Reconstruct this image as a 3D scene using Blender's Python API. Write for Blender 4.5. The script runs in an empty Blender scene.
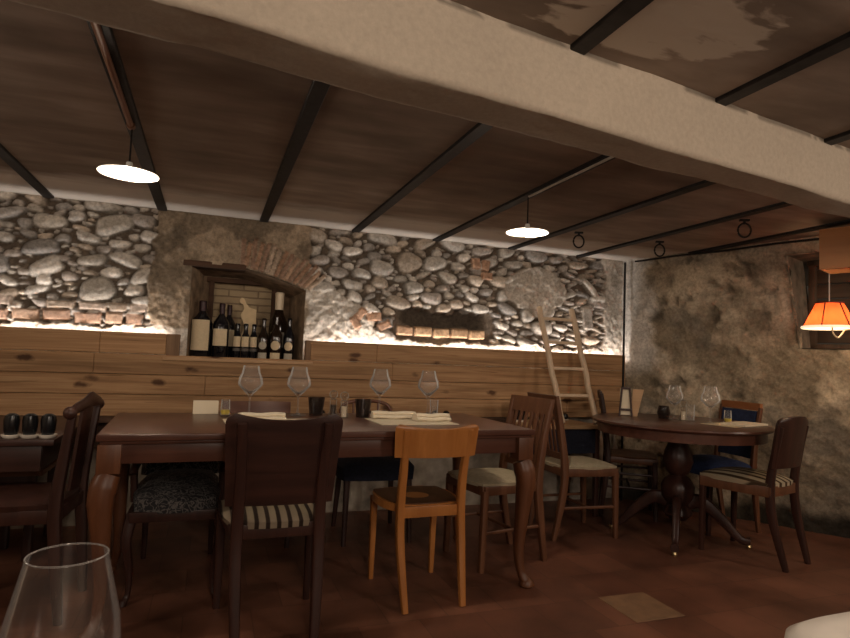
import bpy, bmesh, math, random
import numpy as np
from mathutils import Vector, Matrix, noise as mnoise

C = bpy.context.scene.collection
R = math.radians
PI = math.pi

# ------------------------------------------------------------------ helpers
def finish(name, bm, mat, parent=None, loc=None, sharp=35, smooth=True):
    me = bpy.data.meshes.new(name)
    bmesh.ops.recalc_face_normals(bm, faces=bm.faces)
    bm.to_mesh(me); bm.free()
    if smooth:
        me.shade_smooth()
        try: me.set_sharp_from_angle(angle=R(sharp))
        except Exception: pass
    o = bpy.data.objects.new(name, me)
    C.objects.link(o)
    if isinstance(mat, (list, tuple)):
        for m in mat: me.materials.append(m)
    elif mat: me.materials.append(mat)
    if parent: o.parent = parent
    if loc: o.location = loc
    return o

def thing(name, label, cat, loc=(0, 0, 0), rz=0.0, group=None):
    o = bpy.data.objects.new(name, None); C.objects.link(o)
    o.empty_display_size = 0.05
    o.location = loc; o.rotation_euler = (0, 0, rz)
    o['label'] = label; o['category'] = cat
    if group: o['group'] = group
    return o

def tag(o, label, cat, group=None):
    o['label'] = label; o['category'] = cat
    if group: o['group'] = group
    return o

def struct(o):
    o['kind'] = 'structure'; return o

def dup(root, loc, rz, label, group=None):
    r = root.copy(); C.objects.link(r)
    r.location = loc; r.rotation_euler = (0, 0, rz); r['label'] = label
    if group: r['group'] = group
    for ch in list(root.children):
        c = ch.copy(); C.objects.link(c); c.parent = r
        for g in list(ch.children):
            d = g.copy(); C.objects.link(d); d.parent = c
    return r

def box(bm, c, s, rot=None, bev=0.0, seg=2):
    r = bmesh.ops.create_cube(bm, size=1.0)
    vs = r['verts']
    bmesh.ops.scale(bm, vec=s, verts=vs)
    if bev > 0:
        es = list({e for v in vs for e in v.link_edges})
        rr = bmesh.ops.bevel(bm, geom=es, offset=min(bev, min(s) * .45), segments=seg, affect='EDGES', profile=0.6)
        vs = list({v for f in rr['faces'] for v in f.verts} | {v for v in vs if v.is_valid})
    if rot is not None:
        bmesh.ops.rotate(bm, verts=vs, cent=(0, 0, 0), matrix=rot)
    bmesh.ops.translate(bm, vec=c, verts=vs)
    return vs

def lathe(bm, prof, n=28, c=(0, 0, 0), flute=None):
    rings = []
    c = Vector(c)
    for r, z in prof:
        if r < 1e-5:
            rings.append([bm.verts.new(c + Vector((0, 0, z)))])
        else:
            ring = []
            for i in range(n):
                a = 2 * PI * i / n
                rr = r if not flute else r * (1 + flute[1] * math.cos(flute[0] * a))
                ring.append(bm.verts.new(c + Vector((rr * math.cos(a), rr * math.sin(a), z))))
            rings.append(ring)
    for A, B in zip(rings, rings[1:]):
        if len(A) == 1 and len(B) == 1: continue
        for i in range(n):
            j = (i + 1) % n
            if len(A) == 1: bm.faces.new((A[0], B[j], B[i]))
            elif len(B) == 1: bm.faces.new((A[i], A[j], B[0]))
            else: bm.faces.new((A[i], A[j], B[j], B[i]))

def spow(v, p): return math.copysign(abs(v) ** p, v)

def loft(bm, path, secs, n=12, pw=2.0, up=(0, 0, 1), cap=True):
    """sweep a superellipse (half sizes a along side, b along the other axis) down a path"""
    path = [Vector(p) for p in path]
    rings = []
    up = Vector(up)
    for i, p in enumerate(path):
        t = (path[min(i + 1, len(path) - 1)] - path[max(i - 1, 0)]).normalized()
        u = up
        if abs(t.dot(u)) > 0.97: u = Vector((0, 1, 0)) if abs(t.y) < .9 else Vector((1, 0, 0))
        s = t.cross(u).normalized(); w = s.cross(t).normalized()
        a, b = secs[i] if i < len(secs) else secs[-1]
        ring = []
        for k in range(n):
            g = 2 * PI * (k + .5) / n
            ring.append(bm.verts.new(p + s * a * spow(math.cos(g), 2 / pw) + w * b * spow(math.sin(g), 2 / pw)))
        rings.append(ring)
    for A, B in zip(rings, rings[1:]):
        for k in range(n):
            j = (k + 1) % n
            bm.faces.new((A[k], A[j], B[j], B[k]))
    if cap:
        bm.faces.new(list(reversed(rings[0]))); bm.faces.new(rings[-1])

def tube(bm, path, r, n=10, pw=2.0): loft(bm, path, [(r, r)] * len(path), n, pw)

def bez(pts, n=8):
    """catmull-rom through points"""
    P = [Vector(p) for p in pts]; out = []
    for i in range(len(P) - 1):
        p0 = P[max(i - 1, 0)]; p1 = P[i]; p2 = P[i + 1]; p3 = P[min(i + 2, len(P) - 1)]
        for k in range(n):
            t = k / n
            out.append(.5 * ((2 * p1) + (p2 - p0) * t + (2 * p0 - 5 * p1 + 4 * p2 - p3) * t * t + (3 * p1 - p0 - 3 * p2 + p3) * t ** 3))
    out.append(P[-1]); return out

def lerp(vals, t):
    x = t * (len(vals) - 1); i = min(int(x), len(vals) - 2); f = x - i
    a, b = vals[i], vals[i + 1]
    if isinstance(a, (tuple, list)): return tuple(p + (q - p) * f for p, q in zip(a, b))
    return a + (b - a) * f

def sheet(bm, fn, nu, nv, th):
    """solid curved panel: fn(u,v) -> (point, normal)"""
    F = []; B = []
    for i in range(nu + 1):
        f = []; b = []
        for j in range(nv + 1):
            p, nrm = fn(i / nu, j / nv)
            f.append(bm.verts.new(Vector(p) + Vector(nrm) * th / 2)); b.append(bm.verts.new(Vector(p) - Vector(nrm) * th / 2))
        F.append(f); B.append(b)
    for i in range(nu):
        for j in range(nv):
            bm.faces.new((F[i][j], F[i + 1][j], F[i + 1][j + 1], F[i][j + 1]))
            bm.faces.new((B[i][j], B[i][j + 1], B[i + 1][j + 1], B[i + 1][j]))
    for i in range(nu):
        bm.faces.new((F[i][0], B[i][0], B[i + 1][0], F[i + 1][0])); bm.faces.new((F[i][nv], F[i + 1][nv], B[i + 1][nv], B[i][nv]))
    for j in range(nv):
        bm.faces.new((F[0][j], F[0][j + 1], B[0][j + 1], B[0][j])); bm.faces.new((F[nu][j], B[nu][j], B[nu][j + 1], F[nu][j + 1]))

def prism(bm, pts, z0, z1):
    a = [bm.verts.new((x, y, z0)) for x, y in pts]; b = [bm.verts.new((x, y, z1)) for x, y in pts]
    n = len(pts)
    bm.faces.new(list(reversed(a))); bm.faces.new(b)
    for i in range(n):
        j = (i + 1) % n; bm.faces.new((a[i], a[j], b[j], b[i]))

# ------------------------------------------------------------------ materials
def nodes(name):
    m = bpy.data.materials.new(name); m.use_nodes = True
    nt = m.node_tree
    return m, nt, nt.nodes['Principled BSDF'], nt.nodes, nt.links

def ramp(N, stops):
    r = N.new('ShaderNodeValToRGB')
    e = r.color_ramp.elements
    while len(e) < len(stops): e.new(.5)
    for k, (p, c) in zip(e, stops):
        k.position = p; k.color = (*c, 1)
    return r

def wood(name, dark, light, axis='z', scale=1.0, rough=.45, bump=.12, knots=False, spec=.4):
    m, nt, b, N, L = nodes(name)
    tc = N.new('ShaderNodeTexCoord'); mp = N.new('ShaderNodeMapping')
    st = {'x': (.9, 14, 14), 'y': (14, .9, 14), 'z': (14, 14, .9)}[axis]
    mp.inputs['Scale'].default_value = [v * scale for v in st]
    L.new(tc.outputs['Object'], mp.inputs['Vector'])
    n1 = N.new('ShaderNodeTexNoise'); n1.inputs['Scale'].default_value = 1.6; n1.inputs['Detail'].default_value = 7
    n1.inputs['Roughness'].default_value = .6; n1.inputs['Distortion'].default_value = .6
    L.new(mp.outputs['Vector'], n1.inputs['Vector'])
    n2 = N.new('ShaderNodeTexNoise'); n2.inputs['Scale'].default_value = 5 * scale; n2.inputs['Detail'].default_value = 3
    L.new(tc.outputs['Object'], n2.inputs['Vector'])
    mix = N.new('ShaderNodeMath'); mix.operation = 'MULTIPLY_ADD'; mix.inputs[1].default_value = .35; 
    L.new(n2.outputs['Fac'], mix.inputs[0]); 
    ad = N.new('ShaderNodeMath'); ad.operation = 'MULTIPLY'; ad.inputs[1].default_value = .75
    L.new(n1.outputs['Fac'], ad.inputs[0]); L.new(ad.outputs[0], mix.inputs[2])
    mid = tuple((p + q) / 2 for p, q in zip(dark, light))
    r = ramp(N, [(.32, dark), (.55, mid), (.75, light)])
    L.new(mix.outputs[0], r.inputs['Fac'])
    L.new(r.outputs['Color'], b.inputs['Base Color'])
    b.inputs['Roughness'].default_value = rough
    b.inputs['Specular IOR Level'].default_value = spec
    bp = N.new('ShaderNodeBump'); bp.inputs['Strength'].default_value = bump; bp.inputs['Distance'].default_value = .004
    L.new(n1.outputs['Fac'], bp.inputs['Height']); L.new(bp.outputs['Normal'], b.inputs['Normal'])
    return m

def plain(name, col, rough=.5, metal=0.0, spec=.4, noise=0.0, nscale=30, bump=0.0):
    m, nt, b, N, L = nodes(name)
    b.inputs['Roughness'].default_value = rough; b.inputs['Metallic'].default_value = metal
    b.inputs['Specular IOR Level'].default_value = spec
    tc = N.new('ShaderNodeTexCoord'); n1 = N.new('ShaderNodeTexNoise')
    n1.inputs['Scale'].default_value = nscale; n1.inputs['Detail'].default_value = 5
    L.new(tc.outputs['Object'], n1.inputs['Vector'])
    k = max(noise, .03)
    r = ramp(N, [(.3, tuple(c * (1 - k) for c in col)), (.7, tuple(min(1, c * (1 + k)) for c in col))])
    L.new(n1.outputs['Fac'], r.inputs['Fac']); L.new(r.outputs['Color'], b.inputs['Base Color'])
    if bump:
        bp = N.new('ShaderNodeBump'); bp.inputs['Strength'].default_value = bump; bp.inputs['Distance'].default_value = .003
        L.new(n1.outputs['Fac'], bp.inputs['Height']); L.new(bp.outputs['Normal'], b.inputs['Normal'])
    return m

def stripes(name, c1, c2, axis='x', scale=16, rough=.9, wide=.5):
    m, nt, b, N, L = nodes(name)
    tc = N.new('ShaderNodeTexCoord'); w = N.new('ShaderNodeTexWave')
    w.wave_type = 'BANDS'; w.bands_direction = axis.upper(); w.inputs['Scale'].default_value = scale
    w.inputs['Distortion'].default_value = .4; w.inputs['Detail'].default_value = 2
    L.new(tc.outputs['Object'], w.inputs['Vector'])
    r = ramp(N, [(wide - .12, c1), (wide + .12, c2)])
    L.new(w.outputs['Fac'], r.inputs['Fac']); L.new(r.outputs['Color'], b.inputs['Base Color'])
    b.inputs['Roughness'].default_value = rough; b.inputs['Specular IOR Level'].default_value = .1
    return m

def damask(name, c1, c2):
    m, nt, b, N, L = nodes(name)
    tc = N.new('ShaderNodeTexCoord'); n = N.new('ShaderNodeTexNoise')
    n.inputs['Scale'].default_value = 26; n.inputs['Detail'].default_value = 1; n.inputs['Distortion'].default_value = 2.2
    L.new(tc.outputs['Object'], n.inputs['Vector'])
    r = ramp(N, [(.46, c1), (.5, c2), (.56, c2), (.6, c1)])
    L.new(n.outputs['Fac'], r.inputs['Fac']); L.new(r.outputs['Color'], b.inputs['Base Color'])
    b.inputs['Roughness'].default_value = .8
    return m

def glass(name, tint=(1, 1, 1), refl=1.0, haze=.45, rough=.08, edge=.16, base=.05):
    m = bpy.data.materials.new(name); m.use_nodes = True
    nt = m.node_tree; N = nt.nodes; L = nt.links
    for n in list(N): N.remove(n)
    out = N.new('ShaderNodeOutputMaterial'); mx = N.new('ShaderNodeMixShader')
    tr = N.new('ShaderNodeBsdfTransparent'); tr.inputs['Color'].default_value = (*tint, 1)
    gl = N.new('ShaderNodeBsdfGlossy'); gl.inputs['Roughness'].default_value = rough
    df = N.new('ShaderNodeBsdfDiffuse'); df.inputs['Color'].default_value = (*[min(1, .95 * t + .02) for t in tint], 1)
    ge = N.new('ShaderNodeMixShader'); ge.inputs[0].default_value = haze
    L.new(gl.outputs[0], ge.inputs[1]); L.new(df.outputs[0], ge.inputs[2])
    lw = N.new('ShaderNodeLayerWeight'); lw.inputs['Blend'].default_value = edge
    mu = N.new('ShaderNodeMath'); mu.operation = 'MULTIPLY_ADD'; mu.inputs[1].default_value = refl; mu.inputs[2].default_value = base; mu.use_clamp = True
    L.new(lw.outputs['Fresnel'], mu.inputs[0]); L.new(mu.outputs[0], mx.inputs['Fac'])
    L.new(tr.outputs[0], mx.inputs[1]); L.new(ge.outputs[0], mx.inputs[2]); L.new(mx.outputs[0], out.inputs['Surface'])
    return m

def emit(name, col, s, mixcol=None):
    m, nt, b, N, L = nodes(name)
    b.inputs['Base Color'].default_value = (*(mixcol or col), 1)
    b.inputs['Emission Color'].default_value = (*col, 1); b.inputs['Emission Strength'].default_value = s
    return m

M = {}
M['dark'] = wood('dark_wood', (.020, .008, .006), (.055, .021, .014), 'z', rough=.38)
M['darkx'] = wood('dark_wood_rail', (.020, .008, .006), (.055, .021, .014), 'x', rough=.38)
M['table'] = wood('table_wood', (.055, .021, .014), (.12, .048, .03), 'x', rough=.3, bump=.05)
M['tleg'] = wood('table_leg_wood', (.07, .023, .009), (.17, .065, .027), 'z', rough=.4)
M['honey'] = wood('honey_wood', (.30, .105, .022), (.46, .185, .05), 'z', rough=.32, bump=.04)
M['slat'] = wood('brown_slat_wood', (.085, .032, .014), (.17, .072, .035), 'z', rough=.42)
M['pine'] = wood('aged_pine', (.20, .085, .03), (.42, .215, .09), 'x', scale=.75, rough=.55, bump=.2)
M['palewood'] = wood('pale_wood', (.48, .35, .23), (.68, .53, .38), 'z', rough=.6)
M['paletop'] = wood('pale_top_wood', (.34, .19, .09), (.55, .35, .19), 'x', rough=.5)
M['orangewood'] = wood('orange_wood', (.40, .16, .055), (.52, .24, .09), 'x', scale=.5, rough=.5)
M['lintel'] = wood('old_lintel_wood', (.03, .015, .009), (.10, .05, .028), 'x', rough=.85)
M['navy'] = plain('navy_fabric', (.012, .014, .028), .9, noise=.3, nscale=60)
M['blue'] = plain('blue_fabric', (.02, .032, .085), .9, noise=.25, nscale=40)
M['cream'] = plain('cream_seat_fabric', (.44, .37, .25), .95, noise=.12, nscale=50)
M['strip1'] = stripes('cream_dark_stripe', (.025, .016, .012), (.21, .165, .115), 'x', 7.5, wide=.35)
M['strip2'] = stripes('striped_seat_fabric', (.06, .038, .022), (.38, .31, .21), 'x', 5.2, wide=.38)
M['damask'] = damask('black_damask', (.012, .011, .013), (.12, .108, .10))
M['steel'] = plain('dark_steel', (.022, .019, .018), .55, .6, noise=.4)
M['iron'] = plain('black_iron', (.015, .013, .012), .6, .5)
M['copper'] = plain('brown_conduit', (.22, .105, .06), .45, .3)
M['greypipe'] = plain('pale_conduit', (.40, .34, .29), .5)
M['glass'] = glass('clear_glass', (.98, .975, .97), 1.25)
M['fglass'] = glass('foreground_clear_glass', (.99, .985, .98), .6, .10, .03, .09, .035)
M['rim'] = glass('glass_rim', (.9, .88, .85), 1.2, .4, .05, .25, .12)
M['smoke'] = glass('smoked_glass', (.42, .35, .31), 1.3)
M['bottle'] = plain('dark_bottle_glass', (.006, .006, .008), .08, 0, .6)
M['amber'] = plain('brown_bottle_glass', (.014, .007, .004), .1, 0, .6)
M['label'] = plain('cream_label', (.62, .50, .33), .8, noise=.06, nscale=80)
M['label2'] = plain('grey_label', (.40, .36, .29), .75, noise=.1, nscale=90)
M['band'] = plain('dark_grey_band', (.10, .09, .08), .7)
M['foilw'] = plain('pale_foil', (.72, .60, .44), .45, .1)
M['foild'] = plain('dark_foil', (.03, .012, .014), .4, .3)
M['paper'] = plain('pale_paper', (.72, .62, .46), .9, noise=.04, nscale=12)
M['matc'] = plain('straw_mat', (.58, .47, .30), .95, noise=.08, nscale=60)
M['napkin'] = plain('cream_napkin', (.78, .68, .52), .95, noise=.05, nscale=30, bump=.1)
M['white'] = plain('white_cloth', (.85, .78, .68), .95, noise=.04, nscale=20, bump=.15)
M['ceramic'] = plain('pale_ceramic', (.75, .68, .58), .3)
M['black'] = plain('black_glaze', (.008, .008, .009), .25, 0, .5)
M['oil'] = plain('yellow_oil', (.55, .42, .05), .3)
M['enamel'] = plain('white_enamel', (.85, .83, .78), .35)
M['bulb'] = emit('lit_bulb', (1, .86, .66), 60)
M['ledm'] = emit('lit_led_strip', (1, .93, .84), 6)
M['salt'] = plain('pale_salt', (.7, .62, .5), .8)
M['mill'] = glass('acrylic', (.9, .87, .82), 1.2)
M['cork'] = plain('wooden_figure', (.66, .50, .30), .7, noise=.08)
M['niche'] = wood('niche_board', (.12, .065, .034), (.30, .18, .10), 'z', rough=.7)

# ------------------------------------------------------------------ camera
cam = bpy.data.cameras.new('camera'); co = bpy.data.objects.new('camera', cam); C.objects.link(co)
bpy.context.scene.camera = co
MW = [[0.93871937, 0.05936215, 0.33953215], [-0.34247698, 0.0493804, 0.93822763], [0.03892898, -0.9970144, 0.06668451]]
co.matrix_world = Matrix([[MW[i][0], -MW[i][1], -MW[i][2], (0, 0, 1.11)[i]] for i in range(3)] + [[0, 0, 0, 1]])
cam.sensor_fit = 'HORIZONTAL'; cam.sensor_width = 36; cam.lens = 589 / 850 * 36
cam.clip_start = .02

# ------------------------------------------------------------------ numpy noise
rng = np.random.RandomState(7)
def vnoise(x, y, f, seed):
    r = np.random.RandomState(seed); G = r.rand(257, 257)
    u = x * f + 50; v = y * f + 50
    i = np.floor(u).astype(int); j = np.floor(v).astype(int); fu = u - i; fv = v - j
    fu = fu * fu * (3 - 2 * fu); fv = fv * fv * (3 - 2 * fv)
    a = G[i % 256, j % 256]; b = G[(i + 1) % 256, j % 256]; c = G[i % 256, (j + 1) % 256]; d = G[(i + 1) % 256, (j + 1) % 256]
    return (a * (1 - fu) + b * fu) * (1 - fv) + (c * (1 - fu) + d * fu) * fv
def fbm(x, y, f, seed, o=4):
    s = 0; a = .5; t = 0
    for k in range(o):
        s = s + a * vnoise(x, y, f * 2 ** k, seed + k); t += a; a *= .55
    return s / t
def sst(x, a, b):
    t = np.clip((x - a) / (b - a), 0, 1); return t * t * (3 - 2 * t)

def grid_mesh(name, P, col, keep, mat):
    """P (nx,nz,3) positions, col (nx,nz,3), keep (nx-1,nz-1) faces"""
    nx, nz, _ = P.shape
    idx = np.arange(nx * nz).reshape(nx, nz)
    q = np.stack([idx[:-1, :-1], idx[1:, :-1], idx[1:, 1:], idx[:-1, 1:]], -1)[keep]
    me = bpy.data.meshes.new(name)
    me.from_pydata(P.reshape(-1, 3).tolist(), [], q.tolist())
    at = me.color_attributes.new('Col', 'FLOAT_COLOR', 'POINT')
    c4 = np.ones((nx * nz, 4), np.float32); c4[:, :3] = col.reshape(-1, 3)
    at.data.foreach_set('color', c4.ravel())
    me.shade_smooth()
    me.materials.append(mat)
    o = bpy.data.objects.new(name, me); C.objects.link(o)
    return struct(o)

def wallmat(name, nscale=45, bump=.5, rough=.9, amp=.4):
    m, nt, b, N, L = nodes(name)
    a = N.new('ShaderNodeAttribute'); a.attribute_name = 'Col'
    tc = N.new('ShaderNodeTexCoord'); n = N.new('ShaderNodeTexNoise'); n.inputs['Scale'].default_value = nscale
    n.inputs['Detail'].default_value = 8; n.inputs['Roughness'].default_value = .65
    L.new(tc.outputs['Object'], n.inputs['Vector'])
    r = ramp(N, [(.28, (1 - amp,) * 3), (.72, (1 + amp,) * 3)])
    L.new(n.outputs['Fac'], r.inputs['Fac'])
    mx = N.new('ShaderNodeMix'); mx.data_type = 'RGBA'; mx.blend_type = 'MULTIPLY'; mx.inputs[0].default_value = 1
    L.new(a.outputs['Color'], mx.inputs[6]); L.new(r.outputs['Color'], mx.inputs[7])
    L.new(mx.outputs[2], b.inputs['Base Color']); b.inputs['Roughness'].default_value = rough
    b.inputs['Specular IOR Level'].default_value = .15
    bp = N.new('ShaderNodeBump'); bp.inputs['Strength'].default_value = bump; bp.inputs['Distance'].default_value = .008
    L.new(n.outputs['Fac'], bp.inputs['Height']); L.new(bp.outputs['Normal'], b.inputs['Normal'])
    return m
WM = wallmat('stone_and_plaster')

# ------------------------------------------------------------------ back wall
H_C = 2.02
def niche_top(x): return 1.685 - .35 * np.maximum(0, np.asarray(x, float) - .15) ** 1.3
NX0, NX1, NZ0, NY = -.145, .615, 1.05, 4.50
def back_wall():
    st = .0075
    xs = np.arange(-1.75, 3.47, st); zs = np.arange(.98, 2.055, st)
    X, Z = np.meshgrid(xs, zs, indexing='ij')
    w1 = (fbm(X, Z, 5, 11) - .5); w2 = (fbm(X, Z, 14, 21) - .5); w3 = fbm(X, Z, 40, 31)
    Xn = X + w1 * .10 + w2 * .05; Zn = Z + (fbm(X, Z, 6, 41) - .5) * .10 + w2 * .04
    Hh = (-.030 + w2 * .012 + (w3 - .5) * .006)
    mort = np.array([.135, .105, .08]); col = np.ones(X.shape + (3,)) * mort * (.65 + .7 * fbm(X, Z, 9, 51))[..., None]
    # plaster masks
    pil = (sst(Xn, -.40, -.36) * (1 - sst(Xn, -.17, -.12))) * (Zn < 2.1)
    above = sst(Xn, -.30, -.26) * (1 - sst(Xn, .60, .66)) * sst(Zn, 1.62, 1.66)
    above = np.maximum(above, (sst(Xn, -.3, -.27) * (1 - sst(Xn, .64, .70)) * (Zn < 1.66)))
    rp = sst(Xn, .60, .63) * (1 - sst(Xn - (1.62 - Zn) * 1.35, .72, .78)) * (1 - sst(Zn, 1.55, 1.60))
    p2 = np.clip(1.25 - np.sqrt(((Xn - 2.47) / .27) ** 2 + ((Zn - 1.70) / .17) ** 2), 0, .25) * 4
    p4 = np.clip(1.25 - np.sqrt(((Xn - 1.68) / .16) ** 2 + ((Zn - 1.55) / .09) ** 2), 0, .25) * 4 * .0
    p3 = sst(Xn, 3.10 + .0, 3.16)
    low = 1 - sst(Zn, 1.235, 1.25)
    plast = np.clip(np.maximum.reduce([pil, above, rp, p2, p3, low, p4]), 0, 1)
    # stones
    occ = []
    R_ = random.Random(5)
    gx, gz = {}, {}
    cell = .09
    from collections import defaultdict
    grid = defaultdict(list)
    def free(x, z, a, b):
        i, j = int(x / cell), int(z / cell)
        for di in range(-4, 5):
            for dj in range(-3, 4):
                for (x2, z2, a2, b2) in grid[(i + di, j + dj)]:
                    if ((x - x2) / (a + a2)) ** 2 + ((z - z2) / (b + b2)) ** 2 < .93: return False
        return True
    def pmask(x, z):
        i = int((x - xs[0]) / st); j = int((z - zs[0]) / st)
        i = min(max(i, 0), len(xs) - 1); j = min(max(j, 0), len(zs) - 1)
        return plast[i, j]
    stones = []
    for lo, hi, tries in ((.085, .12, 90), (.062, .085, 900), (.045, .062, 6000), (.030, .045, 12000), (.017, .030, 16000)):
        for _ in range(tries):
            x = R_.uniform(-1.8, 3.3); z = R_.uniform(1.24, 2.03)
            a = R_.uniform(lo, hi); b = a * R_.uniform(.40, .72)
            if x > 2.75: b = a * R_.uniform(.22, .4)
            if 1.27 < x < 2.12 and z < 1.49: continue
            if x < -.36 and z < 1.40 and a > .05: continue
            if pmask(x, z) > .5: continue
            if free(x, z, a, b):
                grid[(int(x / cell), int(z / cell))].append((x, z, a, b)); stones.append((x, z, a, b))
    for (x, z, a, b) in stones:
        i0 = max(int((x - a * 1.3 - xs[0]) / st), 0); i1 = min(int((x + a * 1.3 - xs[0]) / st) + 2, len(xs))
        j0 = max(int((z - a * 1.3 - zs[0]) / st), 0); j1 = min(int((z + a * 1.3 - zs[0]) / st) + 2, len(zs))
        if i1 <= i0 or j1 <= j0: continue
        sx = X[i0:i1, j0:j1]; sz = Z[i0:i1, j0:j1]
        an = R_.gauss(0, .22); ca, sa = math.cos(an), math.sin(an)
        dx = sx - x; dz = sz - z
        u = (dx * ca + dz * sa) / a; v = (-dx * sa + dz * ca) / b
        pw = R_.uniform(2.0, 3.2)
        ang = np.arctan2(v, u)
        wob = 1 + .10 * np.sin(ang * 2 + R_.uniform(0, 6)) + .07 * np.sin(ang * 3 + R_.uniform(0, 6))
        d = (np.abs(u) ** pw + np.abs(v) ** pw) ** (1 / pw) / wob
        hmax = min(.012 + b * .85, .058) * R_.uniform(.75, 1.1)
        h = np.where(d < 1, hmax * np.sqrt(np.clip(1 - d ** 2.6, 0, 1)), -1)
        h = h + (d < 1) * ((w2[i0:i1, j0:j1]) * .012 + (w3[i0:i1, j0:j1] - .5) * .008) + .0 * d
        cur = Hh[i0:i1, j0:j1]
        m = (d < 1) & (h - .024 > cur)
        cur[m] = (h - .024)[m]
        base = R_.choice([(.40, .36, .31), (.46, .42, .37), (.34, .30, .265), (.52, .48, .43), (.40, .335, .27), (.30, .275, .25)])
        k = R_.uniform(.9, 1.4)
        tone = (.75 + .5 * fbm(sx, sz, 18, int(R_.random() * 9000)))
        cc = col[i0:i1, j0:j1]; edge = (1 - .45 * sst(d, .75, 1.0)) * tone * k
        for q in range(3): cc[..., q][m] = (base[q] * edge)[m]
    # bricks helper
    def brick(x, z, a, b, an, hh, base, seed):
        ca, sa = math.cos(an), math.sin(an)
        dx = X - x; dz = Z - z
        u = np.abs(dx * ca + dz * sa) / a; v = np.abs(-dx * sa + dz * ca) / b
        d = np.maximum(u, v) + w2 * .12
        m = d < 1
        h = hh * np.clip((1.02 - d) / .16, 0, 1) ** .6 - .026 + w2 * .012
        sel = m & (h > -.03)
        Hh[sel] = h[sel]
        tone = (.75 + .5 * fbm(X, Z, 22, seed))
        for q in range(3): col[..., q][sel] = (base[q] * tone)[sel]
    # plaster relief (over the stones at its edges)
    pr = plast
    lump = .010 + w1 * .035 + (fbm(X, Z, 24, 61) - .5) * .020 + (w3 - .5) * .012
    sm = sst(pr, .35, .75)
    Hh[:] = Hh * (1 - sm) + lump * sm
    pc = np.ones(X.shape + (3,)) * np.array([.34, .265, .19])
    pale = np.clip(np.maximum.reduce([rp * 1.0, p2 * .8, p3 * 1.0, low]), 0, 1)[..., None]
    pc = pc * (1 - pale) + np.array([.52, .47, .41]) * pale
    pc = pc * (.62 + .76 * fbm(X, Z, 8, 71))[..., None]
    stain = sst(fbm(X, Z, 5, 81), .50, .66)[..., None] * (1 - pale)
    pc = pc * (1 - stain * .45)
    col[:] = col * (1 - sm[..., None]) + pc * sm[..., None]
    # recess + brick row right of the niche
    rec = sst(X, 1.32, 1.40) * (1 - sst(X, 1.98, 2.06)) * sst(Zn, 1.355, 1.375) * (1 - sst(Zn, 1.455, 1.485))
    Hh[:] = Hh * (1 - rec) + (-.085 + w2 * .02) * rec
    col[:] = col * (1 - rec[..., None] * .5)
    bx = 1.29
    Rb = random.Random(3)
    for k in range(5):
        w = Rb.uniform(.068, .085)
        brick(bx + w, 1.312 + Rb.uniform(-.006, .006), w - .006, .036, Rb.uniform(-.06, .06), .045, Rb.choice([(.42, .27, .16), (.46, .30, .18), (.38, .24, .15)]), 100 + k)
        bx += 2 * w
    for x, z, a, b, an in ((1.02, 1.42, .045, .03, .9), (1.12, 1.40, .06, .032, .1), (1.20, 1.34, .05, .03, .5), (1.93, 1.87, .035, .045, .1), (2.01, 1.86, .035, .045, -.1), (2.03, 1.78, .045, .032, 0), (.98, 1.35, .03, .05, .6)):
        brick(x, z, a, b, an, .045, (.44, .27, .18), int(x * 977))
    # left low rows of flat bricks
    bx = -1.75
    while bx < -.42:
        w = Rb.uniform(.055, .10)
        brick(bx + w, 1.285 + Rb.uniform(-.008, .008), w - .008, .036, Rb.uniform(-.05, .05), .032, Rb.choice([(.36, .25, .18), (.40, .30, .23), (.33, .22, .16)]), int(bx * 1000) % 900 + 7)
        w2_ = w
        if Rb.random() < .75:
            brick(bx + w + .02, 1.362 + Rb.uniform(-.006, .006), w - .006, .026, Rb.uniform(-.04, .04), .034, Rb.choice([(.36, .29, .23), (.42, .34, .28)]), int(bx * 777) % 900 + 9)
        bx += 2 * w
    # upright slabs by the corner
    brick(2.98, 1.50, .05, .10, .08, .04, (.40, .35, .30), 555); brick(3.10, 1.62, .07, .028, -.1, .04, (.38, .33, .29), 556)
    # arch voussoirs
    for k in range(15):
        t = k / 14; x = .17 + .45 * t
        z = float(niche_top(x)) + .005
        an = R(88 - 46 * t ** 1.2)
        Ln = .085 + .02 * Rb.random()
        if True:
            brick(x + math.cos(an) * (Ln + .005), z + math.sin(an) * (Ln + .005), Ln, .0145, an + Rb.uniform(-.05, .05), .05, Rb.choice([(.33, .20, .13), (.38, .25, .17), (.29, .185, .13), (.42, .32, .24)]), 300 + k)
    # lip at the top: plaster meets ceiling
    Yv = 4.2 - Hh
    P = np.stack([X, Yv, Z], -1)
    xc = (X[:-1, :-1] + X[1:, 1:]) / 2; zc = (Z[:-1, :-1] + Z[1:, 1:]) / 2
    hole = (xc > NX0) & (xc < NX1) & (zc > NZ0) & (zc < niche_top(np.clip(xc, -1, 2)))
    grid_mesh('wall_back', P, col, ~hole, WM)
back_wall()

# lower plain plaster part of the back wall, behind the wainscot and down to the floor
WP = plain('grey_plaster', (.34, .29, .235), .95, noise=.45, nscale=9, bump=.6)
bm = bmesh.new(); box(bm, (.75, 4.25, .51), (8.2, .10, 1.02)); box(bm, (-3.1, 4.28, 1.5), (2.8, .1, 1.1))
struct(finish('wall_back_lower', bm, WP, smooth=False))

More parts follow.
